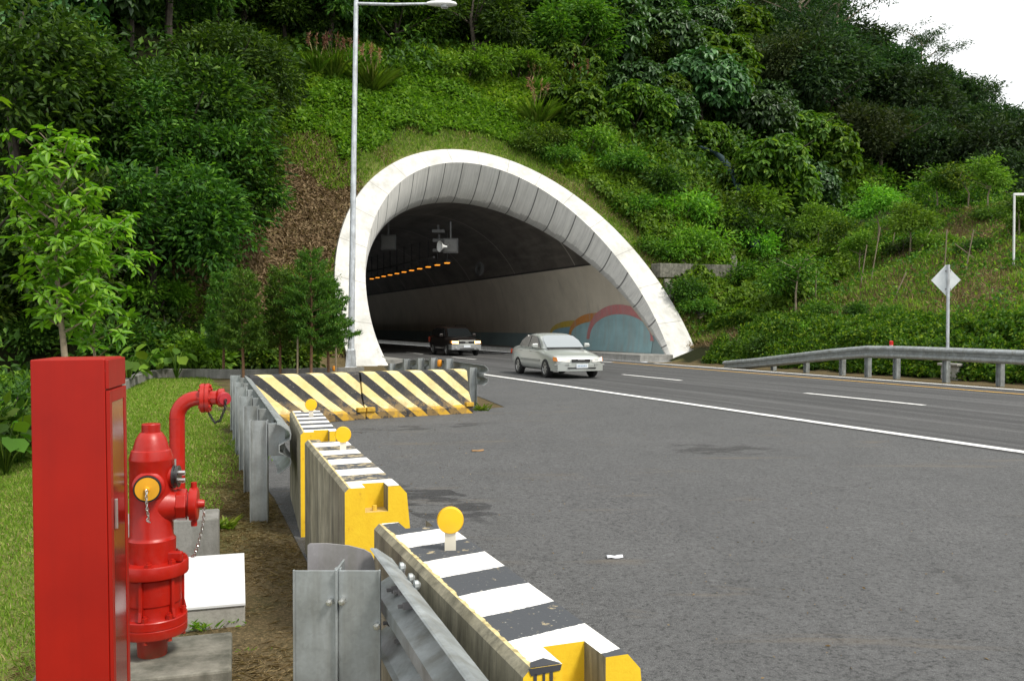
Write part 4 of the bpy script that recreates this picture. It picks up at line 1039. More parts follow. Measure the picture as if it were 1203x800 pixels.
def suv(loc, rz):
    t = thing('suv', 'dark maroon sport utility wagon with lit headlights coming out of the tunnel', 'car', loc, rz)
    st = [(2.18, .46, .66, .74, .60, .50), (2.12, .34, .74, .84, .76, .66), (1.9, .26, .80, .93, .85, .74), (1.4, .26, .86, .97, .87, .74), (.95, .26, .92, 1.01, .875, .74), (0, .26, .96, 1.01, .88, .74),
          (-1.2, .26, .98, 1.02, .88, .74), (-1.85, .30, .98, 1.02, .86, .74), (-2.12, .36, .96, 1.00, .82, .72), (-2.18, .48, .90, .94, .78, .70)]
    loft_body('body', st, M['maroon'], t)
    cs = [(1.08, 1.0, .76, .70), (.70, 1.30, .77, .66), (.40, 1.50, .77, .64), (0, 1.565, .775, .635), (-1.2, 1.565, .775, .63), (-1.85, 1.50, .765, .625), (-2.08, 1.25, .76, .66), (-2.15, 1.0, .75, .7)]
    cabin('cabin', cs, M['maroon'], t, .94)
    def sidepane(pts, sgn):
        out = []
        for x, z in pts:
            q = (z-.94)/.62; y = .775 - .135*max(0, q)**1.3 + .012; out.append((x, sgn*y, z))
        if sgn > 0: out = out[::-1]
        poly('side_window', out, M['glass'], t, .014)
    for sgn in (1, -1):
        sidepane([(.78, 1.05), (.36, 1.40), (-.18, 1.45), (-.22, 1.05)], sgn)
        sidepane([(-.28, 1.05), (-.24, 1.45), (-1.0, 1.45), (-1.1, 1.05)], sgn)
        sidepane([(-1.16, 1.05), (-1.06, 1.45), (-1.7, 1.42), (-1.95, 1.08)], sgn)
        for x in (1.32, -1.22):
            arch(x, sgn*.835, .375, t, sgn); wheel(x, sgn*.79, .335, t, sgn, M['alloy'])
        mb = MB(); mb.rings([[Vector((x, sgn*(.84+dy), 1.10 + .085*sz)) for dy, sz in ((0, -1), (.19, -.9), (.22, 0), (.19, .9), (0, 1))] for x in (.58, .68)]); mb.build('wing_mirror', M['maroon'], t, bevel=.02)
        poly('headlight', [(2.06, sgn*.79, .80), (2.17, sgn*.46, .80), (2.19, sgn*.46, .66), (2.10, sgn*.79, .67)], M['head_lit'], t, .03)
        poly('indicator', [(1.95, sgn*.84, .81), (2.07, sgn*.80, .81), (2.11, sgn*.80, .67), (1.99, sgn*.85, .68)], M['amber'], t, .02)
        poly('tail_light', [(-2.0, sgn*.86, .98), (-2.13, sgn*.80, .98), (-2.14, sgn*.80, .70), (-2.02, sgn*.865, .70)], M['red_lens'], t, .02)
        MB().tube([(.3, sgn*.58, 1.60), (.2, sgn*.58, 1.635), (-1.5, sgn*.57, 1.635), (-1.6, sgn*.57, 1.59)], .018, 8).build('roof_rail', M['trim'], t)
        MB().lathe([(.07, 0), (.065, .03), (.001, .035)], (2.20, sgn*.60, .44), (1, sgn*.15, 0), 16).build('fog_lamp', M['alloy'], t, True)
    poly('windscreen', [(1.09, .68, 1.03), (1.09, -.68, 1.03), (.50, -.58, 1.46), (.50, .58, 1.46)], M['glass'], t, .014)
    MB().box((2.12, -.42, .64), (2.215, .42, .80)).build('grille', M['trim'], t, bevel=.02)
    for q in (.80, .605): MB().box((2.13, -.47, q), (2.222, .47, q+.034)).build('grille_bar', M['silver'], t, bevel=.01)
    MB().box((2.214, -.09, .70), (2.228, .09, .745)).build('badge', M['alloy'], t, bevel=.005)
    MB().rings([[Vector((x, y, z)) for z in (.34, .40, .56, .62)] + [Vector((x-.2, y, z)) for z in (.62, .34)] for x, y in ((1.95, .885), (2.13, .82), (2.225, .5), (2.24, 0), (2.225, -.5), (2.13, -.82), (1.95, -.885))]).build('front_bumper', M['suv_bumper'], t, True, angle=35)
    MB().box((2.20, -.40, .375), (2.252, .40, .42)).build('air_intake', M['trim'], t)
    MB().box((2.24, -.19, .46), (2.262, .19, .58)).build('number_plate', M['plate'], t)
    return t
fw = G(524.5, 418.0)
yaw = R_(21.5); hd_ = Vector((math.sin(yaw), -math.cos(yaw), 0)); rt = Vector((-hd_.y, hd_.x, 0))
ctr = fw - hd_*1.32 + rt*.86
suv((ctr.x, ctr.y, 0), math.atan2(hd_.y, hd_.x))

# ------------------------------------------------------------------ vegetation materials
V_ = {}
V_['dark'] = leaf_mat('leaf_dark', (0.0182, 0.0466, 0.0071), (0.0435, 0.0992, 0.0122), (0.1202, 0.2152, 0.0227), .5, .32, .18)
V_['mid'] = leaf_mat('leaf_mid', (0.033, 0.0792, 0.0088), (0.0748, 0.1595, 0.0154), (0.1694, 0.2662, 0.0266), .5, .35, .18)
V_['blue'] = leaf_mat('leaf_blue_green', (.026, .070, .020), (.056, .125, .034), (.10, .19, .060), .40, .22, .35)
V_['far'] = leaf_mat('leaf_far', (0.0163, 0.04, 0.0137), (0.0338, 0.0725, 0.0225), (0.065, 0.115, 0.0325), .55, .3, .2)
V_['olive'] = leaf_mat('leaf_olive', (0.0216, 0.0408, 0.012), (0.0456, 0.072, 0.0216), (0.078, 0.102, 0.0336), .6, .28, .15)
V_['young'] = leaf_mat('leaf_young', (.085, .19, .010), (.17, .31, .020), (.28, .42, .045), .40, .42, .3, .10)
V_['cypress'] = leaf_mat('leaf_cypress', (0.0414, 0.1092, 0.0184), (0.0874, 0.184, 0.0253), (0.1495, 0.2645, 0.0437), .6, .4, .2, .15)
V_['herb'] = leaf_mat('leaf_herb', (0.1046, 0.2392, 0.0164), (0.2093, 0.3962, 0.0299), (0.3588, 0.5382, 0.0568), .55, .38, .2)
V_['herb2'] = leaf_mat('leaf_vine', (0.0652, 0.1631, 0.0139), (0.1366, 0.295, 0.0248), (0.2484, 0.4192, 0.0466), .55, .36, .2)
V_['hedge'] = leaf_mat('leaf_hedge', (.030, .085, .010), (.080, .165, .015), (.25, .34, .032), .5, .36, .2)
V_['straw'] = leaf_mat('dry_straw', (.14, .10, .045), (.28, .205, .105), (.44, .35, .19), .8, .15, .2)
V_['grass'] = leaf_mat('grass_blade', (.10, .185, .016), (.19, .30, .030), (.36, .39, .11), .6, .4, .2)
V_['grass2'] = leaf_mat('slope_grass', (0.1125, 0.2375, 0.0175), (0.2125, 0.375, 0.0325), (0.3625, 0.4625, 0.0875), .6, .4, .3)
V_['plume'] = leaf_mat('plume', (.18, .085, .055), (.32, .17, .11), (.42, .27, .18), .8, .3, .2)
V_['bark'] = simple('bark', (.06, .048, .035), .9, var=.45, scale=9, bump=.5, bscale=25)
V_['bark_pale'] = simple('bark_pale', (.26, .21, .15), .9, var=.35, scale=14, bump=.4, bscale=40)
V_['bark_brown'] = simple('bark_brown', (.17, .095, .05), .9, var=.35, scale=14, bump=.4, bscale=40)
V_['stake'] = simple('stake_wood', (.19, .155, .10), .85, var=.3, scale=6)

UPV = np.array([0, 0, 1.0])
def clump_leaves(C, n_per, spread, L, Wr, r, up=.6, out=None, flat=.6):
    """leaves around the clump centres C"""
    k = len(C); idx = np.repeat(np.arange(k), n_per); n = len(idx)
    off = r.normal(size=(n, 3)) * spread * np.array([1, 1, flat]); pos = C[idx] + off
    A = off * .9 / spread + r.normal(size=(n, 3)) * .45; A[:, 2] -= .25
    if out is not None: A += out[idx] * .5
    N = np.tile(UPV, (n, 1)) * up + r.normal(size=(n, 3)) * .45
    Ln = L * r.uniform(.6, 1.25, n); return pos, A, N, Ln, Ln * Wr
def limb_tree(rad, h, r, nl=7, base_frac=.35, trunk_r=.16):
    mb = MB(); top = h * .86
    pts = [(0, 0, -.6), (r.normal()*.08, r.normal()*.08, h*.3), (r.normal()*.2, r.normal()*.2, h*.6), (r.normal()*.25, r.normal()*.25, top)]
    mb.tube(pts, [trunk_r*1.3, trunk_r, trunk_r*.6, trunk_r*.2], 8); ends = []
    for k in range(nl):
        a = 2*PI*k/nl + r.normal()*.3; z0 = h*(base_frac + .35*r.random()); L = rad*r.uniform(.55, .9)
        p1 = (math.cos(a)*L*.5, math.sin(a)*L*.5, z0 + L*.25); p2 = (math.cos(a)*L, math.sin(a)*L, z0 + L*.55)
        mb.tube([(0, 0, z0), p1, p2], [trunk_r*.45, trunk_r*.3, trunk_r*.08], 6); ends.append(p2)
    return mb, np.array(ends)
def crown_points(n, rad, hgt, zc, r, lobes=14, shell=.72):
    """clump centres spread over several overlapping lobes so that the outline is uneven"""
    la = rand_dirs(lobes, r); la[:, 2] = np.abs(la[:, 2])*.9 - .25
    lc = la * np.array([rad*.72, rad*.72, hgt*.42]); lr = r.uniform(.24, .44, lobes)
    which = r.integers(0, lobes, n); dr = rand_dirs(n, r); q = r.uniform(shell, 1.0, n)[:, None]
    P_ = lc[which] + dr*q*lr[which][:, None]*np.array([rad, rad, hgt*.55]); P_[:, 2] += zc
    return P_, dr
def broadleaf(name, label, cat, rad, h, crown_h, mat, r, nclump=170, nper=34, L=.34, Wr=.42, spread=.42, bark='bark', lobes=15, nl=7, trunk_r=.16):
    t = thing(name, label, cat)
    mb, ends = limb_tree(rad, h, r, nl, trunk_r=trunk_r); mb.build('trunk', V_[bark], t, True)
    C, dr = crown_points(nclump, rad, crown_h, h - crown_h*.5, r, lobes)
    a = clump_leaves(C, nper, spread, L, Wr, r, out=dr)
    leaves('crown', *a, V_[mat], t); return t
def rosette_tree(name, label, cat, rad, h, crown_h, mat, r, nros=300, nl_=13, L=.48, Wr=.50, cone=.35, bark='bark'):
    t = thing(name, label, cat); mb, ends = limb_tree(rad, h, r, 8); mb.build('trunk', V_[bark], t, True)
    C, dr = crown_points(nros, rad, crown_h, h - crown_h*.5, r, 16, .8)
    n = nros*nl_; idx = np.repeat(np.arange(nros), nl_); ang = np.tile(np.arange(nl_)*2*PI/nl_*1.0, nros) + r.uniform(0, 6, nros)[idx] + r.normal(size=n)*.2
    tilt = nrm(dr*.6 + UPV*1.0 + r.normal(size=(nros, 3))*.2)[idx]
    u = nrm(np.cross(tilt, np.tile([.3, .9, .1], (n, 1)))); w = np.cross(tilt, u)
    el = r.uniform(-.75, .25, n)[:, None]
    A = u*np.cos(ang)[:, None] + w*np.sin(ang)[:, None] + tilt*el
    Ln = L*r.uniform(.65, 1.2, n); pos = C[idx] + A*.04 + r.normal(size=(n, 3))*.04
    leaves('crown', pos, A, tilt, Ln, Ln*Wr, V_[mat], t, wide=True, droop=.28); return t
def sparse_tree(name, label, cat, h, mat, r):
    """tall ridge tree: visible limbs with separate leaf pads and sky between them"""
    t = thing(name, label, cat); mb = MB(); C = []; 
    mb.tube([(0, 0, -.5), (.2, 0, h*.35), (-.1, .1, h*.65), (.2, 0, h*.9)], [.26, .2, .13, .05], 8)
    for k in range(11):
        a = k*2.4 + r.normal()*.3; z0 = h*(.38 + .05*k); L = h*r.uniform(.20, .36)*(1.15 - k*.045); 
        p1 = np.array((math.cos(a)*L*.5, math.sin(a)*L*.5, z0 + L*.35)); p2 = np.array((math.cos(a)*L, math.sin(a)*L, z0 + L*.6))
        mb.tube([(0, 0, z0), p1, p2], [.10, .06, .02], 6)
        for _ in range(9): C.append(p1 + (p2-p1)*r.uniform(.1, 1.15) + r.normal(size=3)*np.array([.55, .55, .28]))
    for _ in range(16): C.append(np.array((.2, 0, h*.9)) + r.normal(size=3)*np.array([.8, .8, .5]))
    mb.build('trunk', V_['bark_pale'], t, True); C = np.array(C)
    leaves('crown', *clump_leaves(C, 36, .32, .30, .42, r, flat=.5), V_[mat], t); return t
def bush(name, label, cat, rad, h, mat, r, ncl=60, nper=30, L=.2, Wr=.45, bark='bark'):
    t = thing(name, label, cat); mb = MB()
    for k in range(5):
        a = 2*PI*k/5; mb.tube([(0, 0, -.2), (math.cos(a)*rad*.3, math.sin(a)*rad*.3, h*.5), (math.cos(a)*rad*.5, math.sin(a)*rad*.5, h*.8)], [.04, .03, .01], 6)
    mb.build('stem', V_[bark], t, True)
    C, dr = crown_points(ncl, rad, h, h*.52, r, 8, .35); C[:, 2] = np.maximum(C[:, 2], .05)
    leaves('crown', *clump_leaves(C, nper, rad*.17, L, Wr, r, out=dr), V_[mat], t); return t
protos = []
def R2(k): return np.random.default_rng(100 + k)

# ------------------------------------------------------------------ forest
LBL = {
 'left': ('dark green broadleaf tree in the dense forest on the left hillside', 'trees of the left forest'),
 'top': ('dark leafy tree in the forest band above the tunnel portal', 'trees above the portal'),
 'ros': ('large leaved tree with drooping leaf rosettes on the steep hillside right of the portal', 'rosette leaved trees right of the portal'),
 'far': ('very dark tree in the distant forest at the right behind the slope', 'trees of the far right forest'),
 'ridge': ('tall open crowned tree with pale limbs against the white sky on the ridge', 'ridge trees against the sky'),
}
def mk(kind, v):
    r = R2(v)
    if kind == 'left': return broadleaf('broadleaf_tree', LBL['left'][0], 'tree', 3.0, 8.0, 6.6, 'dark', r, 300, 36, .27, .42, .27)
    if kind == 'top': return broadleaf('broadleaf_tree', LBL['top'][0], 'tree', 2.9, 7.4, 6.0, ['dark', 'mid', 'dark'][v % 3], r, 280, 34, .33, .42, .30)
    if kind == 'ros': return rosette_tree('rosette_tree', LBL['ros'][0], 'tree', 3.0, 6.6, 5.6, 'blue' if v % 2 == 0 else 'mid', r, 560, 11, .44)
    if kind == 'far': return broadleaf('broadleaf_tree', LBL['far'][0], 'tree', 3.6, 9.0, 7.4, ['far', 'far', 'olive'][v % 3], r, 300, 30, .38, .45, .36)
    if kind == 'ridge': return sparse_tree('ridge_tree', LBL['ridge'][0], 'tree', 12.0, 'far', r)
PT = {k: [mk(k, i) for i in range(n)] for k, n in (('left', 3), ('top', 3), ('ros', 2), ('far', 3), ('ridge', 2))}
used = set()
def plant(kind, x, y, sc, v=None, dz=0, rz=None, label=None, group=None, lean=0):
    ps = PT[kind]; p = ps[rng.integers(len(ps)) if v is None else v % len(ps)]; rz = rng.uniform(0, 6.28) if rz is None else rz
    loc = (x, y, terr1(x, y) + dz - {'left': 1.9, 'top': 2.0, 'ros': 2.3, 'far': 1.2, 'ridge': 0}[kind]*(1 if dz == 0 else 0)); lab = label or LBL[kind][0]; grp = group or LBL[kind][1]
    s3 = sc if isinstance(sc, tuple) else (sc*rng.uniform(.9, 1.12), sc*rng.uniform(.9, 1.12), sc)
    if id(p) not in used:
        used.add(id(p)); p.location = loc; p.rotation_euler = (0, 0, rz); p.scale = s3; tag(p, lab, 'tree', grp); return p
    return dup(p, loc, rz, s3, lab, grp)
def hitT(px, py, y0=34, y1=80, off=0):
    for yy in np.arange(y0, y1, .15):
        q = P(px, py, yy)
        if terr1(q.x, yy) >= q.z - off: return q
    return P(px, py, y1)
def in_view(x, y, z, mx=120, my=60):
    if y < 3: return False
    px = CX + F_PX*x/y; py = HZ - F_PX*(z-CAM_H)/y
    return -mx < px < 1203+mx and -my < py < 800+my
def scatter(kind, d0, d1, s0, s1, step, sc, cond=None, hh=7):
    n = 0
    for i in range(int((s1-s0)/step)+1):
        for j in range(int((d1-d0)/step)+1):
            d = d0 + (j + (.5 if i % 2 else 0))*step + rng.uniform(-.35, .35)*step; s = s0 + i*step + rng.uniform(-.35, .35)*step
            p = RD(d, s); z = terr1(p.x, p.y)
            if not in_view(p.x, p.y, z + hh*.6, 90, 90): continue
            if HZ - F_PX*(z - CAM_H)/p.y < -25: continue
            if cond and not cond(d, s, p.x, p.y, z): continue
            if kind == 'left' and rng.random() < .2 and z > 9: plant('ros', p.x, p.y, sc*rng.uniform(.9, 1.2), 0, label='blue green tree with large drooping leaves among the left forest', group='large leaved trees of the left forest')
            else: plant(kind, p.x, p.y, sc*rng.uniform(.75, 1.25))
            n += 1
    return n
def photo_xy(x, y, z): return CX + F_PX*x/y, HZ - F_PX*(z-CAM_H)/y
# left forest wall
cnt = {}
def c_left(d, s, x, y, z):
    px, py = photo_xy(x, y, z)
    return px < 285 - (35 if py > 300 else 0) and not (d > 4.5 and z < 12)
cnt['left'] = scatter('left', -44, 7, 33.5, 66, 3.5, 1.1, c_left)
for px_, Y_, sc_ in ((250, 36.5, .9), (262, 39.5, .9), (272, 42.0, 1.0), (240, 35.5, .95), (215, 36.0, 1.05), (290, 50.5, .9), (270, 54.0, 1.1)):
    plant('left', (px_-CX)/F_PX*Y_, Y_, sc_)
def c_top(d, s, x, y, z):
    px, py = photo_xy(x, y, z); return 330 < px < 760 and py < 96 + (22 if px > 640 else 0) - (20 if 520 < px < 640 else 0)
cnt['top'] = scatter('top', -6, 34, 48, 86, 3.8, 1.05, c_top)
def c_ros(d, s, x, y, z):
    px, py = photo_xy(x, y, z); lim = 150 + (px-660)*.42
    return 655 < px < 985 and py < min(lim, 255) and z > 4.5
cnt['ros'] = scatter('ros', 20, 60, 42, 80, 3.6, 1.0, c_ros)
def c_far(d, s, x, y, z):
    px, py = photo_xy(x, y, z); return px > 900 and (s > 57 or (px > 985 and y > 66)) and y < 108
cnt['far'] = scatter('far', 40, 105, 44, 100, 4.9, .95, c_far, 8)
print('TREES', cnt)
# skyline, planted along the ridge at its own distance
def on_ridge(kind, px, py_top, Y, v, hp, label=None):
    p = P(px, py_top, Y); z = terr1(p.x, Y); sc = (p.z - z)/hp
    return plant(kind, p.x, Y, (sc*1.05, sc*1.05, sc), v, 0, rng.uniform(0, 6), label)
for k, (px, py, Y, kind, v) in enumerate(((940, -45, 84, 'ridge', 0), (985, -25, 88, 'ridge', 1), (1012, 12, 92, 'far', 1), (1082, 36, 98, 'ridge', 0), (1030, 70, 96, 'far', 0), (1060, 104, 94, 'far', 1), (1104, 116, 94, 'far', 2), (1135, 90, 98, 'ridge', 1), (1150, 104, 93, 'far', 0), (1180, 112, 94, 'far', 1), (1210, 104, 95, 'far', 0), (1240, 110, 95, 'far', 1))):
    on_ridge(kind, px, py, Y, v, {'ridge': 11.9, 'far': 8.9}[kind])

# ------------------------------------------------------------------ lawn-edge trees
def young_tree(label, h, r, nbr=30, wid=.85, low=.30, L=.20, trunk=.05, dens=1.0, loc=(0, 0, 0), lean=(0, 0)):
    t = thing('young_tree', label, 'tree', loc, 0, 'young light green trees on the lawn edge'); mb = MB(); lx, ly = lean
    ax_ = lambda q: np.array((lx*q + .05*math.sin(q*7), ly*q + .04*math.cos(q*6), h*q))
    qs = np.linspace(0, .97, 9); mb.tube([ax_(q) - (np.array([0, 0, .2]) if q == 0 else 0) for q in qs], [trunk*(1.05 - .9*q) for q in qs], 10); C = []; D = []
    for k in range(nbr):
        q = low + (.95-low)*(k/(nbr-1)); a = k*2.4 + r.normal()*.35; ll = wid*(1.0 - .62*((q-low)/(1-low))**1.6)*r.uniform(.6, 1.1)*(.75 if q < low+.12 else 1)
        b = ax_(q); dr = np.array((math.cos(a), math.sin(a), .45 + .5*q)); e = b + dr*ll; m = b + dr*ll*.5 + np.array((0, 0, -.05*ll))
        mb.tube([b, m, e], [trunk*.32, trunk*.2, trunk*.07], 6)
        for f in np.linspace(.35, 1.0, max(2, int(ll*7*dens))):
            C.append(b + (e-b)*f + r.normal(size=3)*.05); D.append(dr)
            if r.random() < .6*dens: C.append(b + (e-b)*f + r.normal(size=3)*np.array([.16, .16, .10])); D.append(dr + r.normal(size=3)*.5)
    for k in range(5): C.append(ax_(.95 + .012*k) + r.normal(size=3)*.06); D.append(np.array((0, 0, 1.0)))
    mb.build('trunk', V_['bark_pale'], t, True); C = np.array(C); D = nrm(np.array(D)); nl_ = 9; n = len(C)*nl_; idx = np.repeat(np.arange(len(C)), nl_)
    ang = np.tile(np.arange(nl_)*2*PI/nl_, len(C)) + r.uniform(0, 6, len(C))[idx] + r.normal(size=n)*.25
    T = nrm(D*.7 + UPV*.6)[idx]; u = nrm(np.cross(T, np.tile([.2, .5, .8], (n, 1)))); w = np.cross(T, u)
    A = u*np.cos(ang)[:, None] + w*np.sin(ang)[:, None] + T*r.uniform(-.6, .7, n)[:, None]; Ln = L*r.uniform(.55, 1.2, n)
    leaves('crown', C[idx] + A*.015, A, T, Ln, Ln*.40, V_['young'], t, wide=True, droop=.22); return t
def at_px(px, Y): x = (px - CX)/F_PX*Y; return x, Y, terr1(x, Y)
x, y, z = at_px(75, 12.2); tp = P(64, 158, 12.2)
yt1 = young_tree('taller young tree with bright leaves rising behind the red cabinet', tp.z - z, R2(31), 34, .74, .40, .165, .058, 1.25, (x, y, z), (tp.x - x, .1))
x, y, z = at_px(103, 13.2); tp = P(122, 262, 13.2)
yt2 = young_tree('shorter sparse young tree with thin stems right of the taller one', tp.z - z, R2(33), 22, .78, .40, .17, .030, 1.0, (x, y, z), (tp.x - x, 0))
x, y, z = at_px(-94, 9.3); tp = P(-100, 60, 9.3)
yt3 = young_tree('young tree at the left picture edge reaching in with its leafy branches', tp.z - z, R2(35), 34, .90, .25, .18, .05, 1.0, (x, y, z), (tp.x - x, 0))

def cypress(label, h, wid, r, loc, low=.26):
    t = thing('cypress_tree', label, 'tree', loc, r.uniform(0, 6), 'young feathery cypress trees by the kerb wall'); mb = MB(); tr = .045
    mb.tube([(0, 0, -.2), (.03, .02, h*.5), (0, 0, h*.97)], [tr*1.1, tr*.7, .008], 8); C = []; A = []; L = []
    for k in range(54):
        q = low + (1-low)*(k/54.0); a = k*2.4 + r.normal()*.3; ll = wid*max(.12, (1.0 - (q-low)/(1-low))**.62)*r.uniform(.65, 1.12)
        if q < low + .1: ll *= .7
        b = np.array((0, 0, h*q)); dr = np.array((math.cos(a), math.sin(a), .38)); e = b + dr*ll; e[2] -= .12*ll
        mb.tube([b, (b+e)*.5 + np.array((0, 0, .04)), e], [.012, .008, .003], 5)
        sd = np.array((-math.sin(a), math.cos(a), 0))
        for f in np.linspace(.18, 1.0, max(4, int(ll*15))):
            c = b + (e-b)*f
            for s_ in (-1, 1):
                tw = (sd*s_*.8 + dr*.6 + np.array((0, 0, r.normal()*.25))); tl = (.13 + .20*(1-f))*r.uniform(.7, 1.2)*1.15
                for g in np.linspace(.1, 1.0, 8):
                    for s2 in (-1, 1):
                        C.append(c + tw*tl*g + r.normal(size=3)*.012); A.append(tw*.7 + np.array((0, 0, s2*.5 - .2)) + dr*s2*.45 + r.normal(size=3)*.2); L.append(.088*r.uniform(.7, 1.3))
    mb.build('trunk', V_['bark_brown'], t, True); C, A, L = map(np.array, (C, A, L))
    N = np.tile(UPV, (len(C), 1)) + r.normal(size=(len(C), 3))*.5
    leaves('crown', C, A, N, L, L*.36, V_['cypress'], t); return t
for k, (px, top, Y, wid, lab) in enumerate(((262, 320, 27.6, .75, 'small shadowed cypress tree at the left end of its row'), (286, 318, 26.4, .98, 'bushy cypress tree with a pale trunk, leftmost but one in its row'),
        (329, 316, 27.2, .85, 'thin dark cypress tree in the middle of its row'), (365, 294, 26.8, 1.12, 'tallest cypress tree in front of the brown slope'), (386, 330, 27.6, .95, 'cypress tree closest to the lamp post and the white portal rim'))):
    x, y, z = at_px(px, Y); tp = P(px, top, Y); cypress(lab, tp.z - z, wid, R2(50+k), (x, y, z))
sk = 0
for px, py0, py1, Y in ((349, 443, 395, 26.3), (394, 442, 405, 27.0)):
    a = P(px, py1, Y); o = MB().tube([(a.x, Y, -.1), (a.x + .02, Y, a.z)], .028, 8).build('wooden_stake', V_['stake'], None, True)
    tag(o, ['short upright stake beside the tallest cypress', 'short upright stake beside the cypress next to the lamp post'][sk], 'stake', 'wooden tree stakes'); sk += 1

# dark undergrowth along the lawn edge
BU = [bush('shrub', 'dark leafy shrub in the shadow at the edge of the lawn', 'shrub', 1.15, 1.5, m, R2(70+i), 80, 32, .17, .45) for i, m in enumerate(('dark', 'mid', 'herb2'))]
for b_ in BU: b_['group'] = 'dark shrubs along the lawn edge'
ub = set()
def plant_bush(i, x, y, sc, label=None, group=None, rz=None, dz=-.38):
    p = BU[i % 3]; loc = (x, y, terr1(x, y) + dz*sc); rz = rng.uniform(0, 6.28) if rz is None else rz
    if i % 3 not in ub:
        ub.add(i % 3); p.location = loc; p.rotation_euler.z = rz; p.scale = (sc, sc, sc)
        if label: p['label'] = label
        if group: p['group'] = group
        return p
    return dup(p, loc, rz, sc, label, group)
LE = 'dark leafy shrub in the shadow at the edge of the lawn'; LG = 'dark shrubs along the lawn edge'
k = 0
for s in np.arange(9, 34, 1.7):
    for d in (-3.4, -5.2, -7.4):
        p = RD(d + rng.uniform(-.4, .4), s + rng.uniform(-.5, .5))
        if in_view(p.x, p.y, terr1(p.x, p.y) + .5, 150, 60): plant_bush(k, p.x, p.y, rng.uniform(.8, 1.35), LE, LG); k += 1
for px in np.arange(150, 345, 17):
    x, y, z = at_px(px + rng.uniform(-6, 6), rng.uniform(29.5, 32.0)); plant_bush(k, x, y, rng.uniform(.9, 1.5), 'leafy green shrub in the shade behind the kerb wall', 'shrubs behind the kerb wall'); k += 1
# big-leaved taro plants
def taro(label, r):
    t = thing('taro_plant', label, 'plant', (0, 0, 0), 0, 'big leaved taro plants in the shade'); n = 13; C = []; A = []; L = []; mb = MB()
    for k in range(n):
        a = k*2.4; q = r.uniform(.3, .9); c = np.array((math.cos(a)*.45*q, math.sin(a)*.45*q, .5 + .55*r.random())); mb.tube([(0, 0, 0), c*np.array([.5, .5, .7]), c], [.02, .015, .01], 6)
        C.append(c); A.append((math.cos(a), math.sin(a), -.55)); L.append(.42*r.uniform(.7, 1.2))
    mb.build('stem', V_['mid'], t, True); leaves('leaf_blades', np.array(C), np.array(A), np.tile(UPV, (n, 1)) + r.normal(size=(n, 3))*.25, np.array(L), np.array(L)*.85, V_['mid'], t, wide=True, droop=.12, fold=.08); return t
tp_ = taro('large heart leaved taro plant in the dark shade at the forest foot', R2(91)); first = True
for px, Y in ((168, 26.5), (185, 27.5), (207, 27.0), (20, 13.5), (42, 14.5), (5, 12.6), (150, 25.0)):
    x, y, z = at_px(px, Y); sc = 1.0 if Y > 20 else .7
    if first: tp_.location = (x, y, z); tp_.scale = (sc,)*3; first = False
    else: dup(tp_, (x, y, z), rng.uniform(0, 6), sc)

# ------------------------------------------------------------------ right slope: young staked trees and shrubs
def slope_tree(h, r, mat, label):
    return broadleaf('sapling', label, 'tree', h*.36, h, h*.85, mat, r, 80, 30, .17, .45, .20, 'bark_pale', 8, 7, .035)
SAPS = [slope_tree(3.0, R2(120+i), m, 'young sapling on the right slope') for i, m in enumerate(('mid', 'herb2', 'hedge'))]
sapl = [(935, 268, 345, 40, 0, 'dark dense sapling with a forked trunk at the foot of the slope'), (1030, 225, 290, 47, 1, 'leafy sapling in the upper left of the young plantation'), (1068, 250, 310, 42, 1, 'pale green sapling above the guard rail left of the diamond sign'),
        (985, 245, 300, 46, 2, 'sapling beside the vine covered bank'), (1100, 225, 285, 48, 0, 'dark sapling straight above the diamond sign'), (1135, 228, 285, 46, 2, 'sapling right of the sign below the far dark forest'), (1160, 240, 300, 43, 1, 'light sapling with a leaning pale stake on the right'),
        (1196, 268, 325, 38, 0, 'sapling near the right picture edge'), (1085, 205, 262, 54, 2, 'small sapling highest in the plantation'), (1010, 262, 310, 43, 1, 'low bushy sapling above the brown patch'), (1048, 232, 275, 52, 0, 'slender sapling among the leaning stakes'), (1150, 222, 272, 52, 2, 'sapling below the white lamp post'), (960, 228, 285, 50, 1, 'sapling at the top of the vine bank')]
us = set()
for px, pt, pb, Y, v, lab in sapl:
    x = (px-CX)/F_PX*Y; z = terr1(x, Y); h = max(1.6, (pb-pt)/F_PX*Y*1.1); sc = h/3.0
    if v not in us:
        us.add(v); q = SAPS[v]; q.location = (x, Y, z); q.scale = (sc*1.15, sc*1.15, sc); tag(q, lab, 'tree', 'saplings on the right slope')
    else: dup(SAPS[v], (x, Y, z), rng.uniform(0, 6), (sc*1.15, sc*1.15, sc), lab, 'saplings on the right slope')
stk = [(959, 268, 958, 290, 41), (1017, 262, 1010, 296, 40), (1032, 250, 1022, 296, 40), (1062, 295, 1048, 315, 37), (1112, 255, 1108, 300, 36), (1142, 275, 1133, 308, 36), (1090, 262, 1072, 285, 41), (1128, 282, 1150, 290, 37), (1052, 245, 1046, 272, 44)]
for k, (x1, y1, x0, y0, Y) in enumerate(stk):
    xa = (x0-CX)/F_PX*Y; za = terr1(xa, Y); L = (y0-y1)/F_PX*Y*1.25 + .3; b = Vector(((x1-x0)/F_PX*Y*1.25, .1, L))
    o = MB().tube([Vector((xa, Y, za-.1)), Vector((xa, Y, za)) + b], .024, 7).build('wooden_stake', V_['stake'], None, True)
    tag(o, 'pale wooden stake standing among the saplings on the right slope', 'stake', 'stakes on the right slope')
dbs = [(820, 30.5, 'pale broken branch leaning at the foot of the slope beside the portal')]
for px, Y, lab in dbs:
    a = hitT(822, 374, off=.5); b = hitT(842, 363, off=.5); o = MB().tube([a, b], [.05, .06], 8).build('fallen_branch', V_['stake'], None, True); tag(o, lab, 'branch')

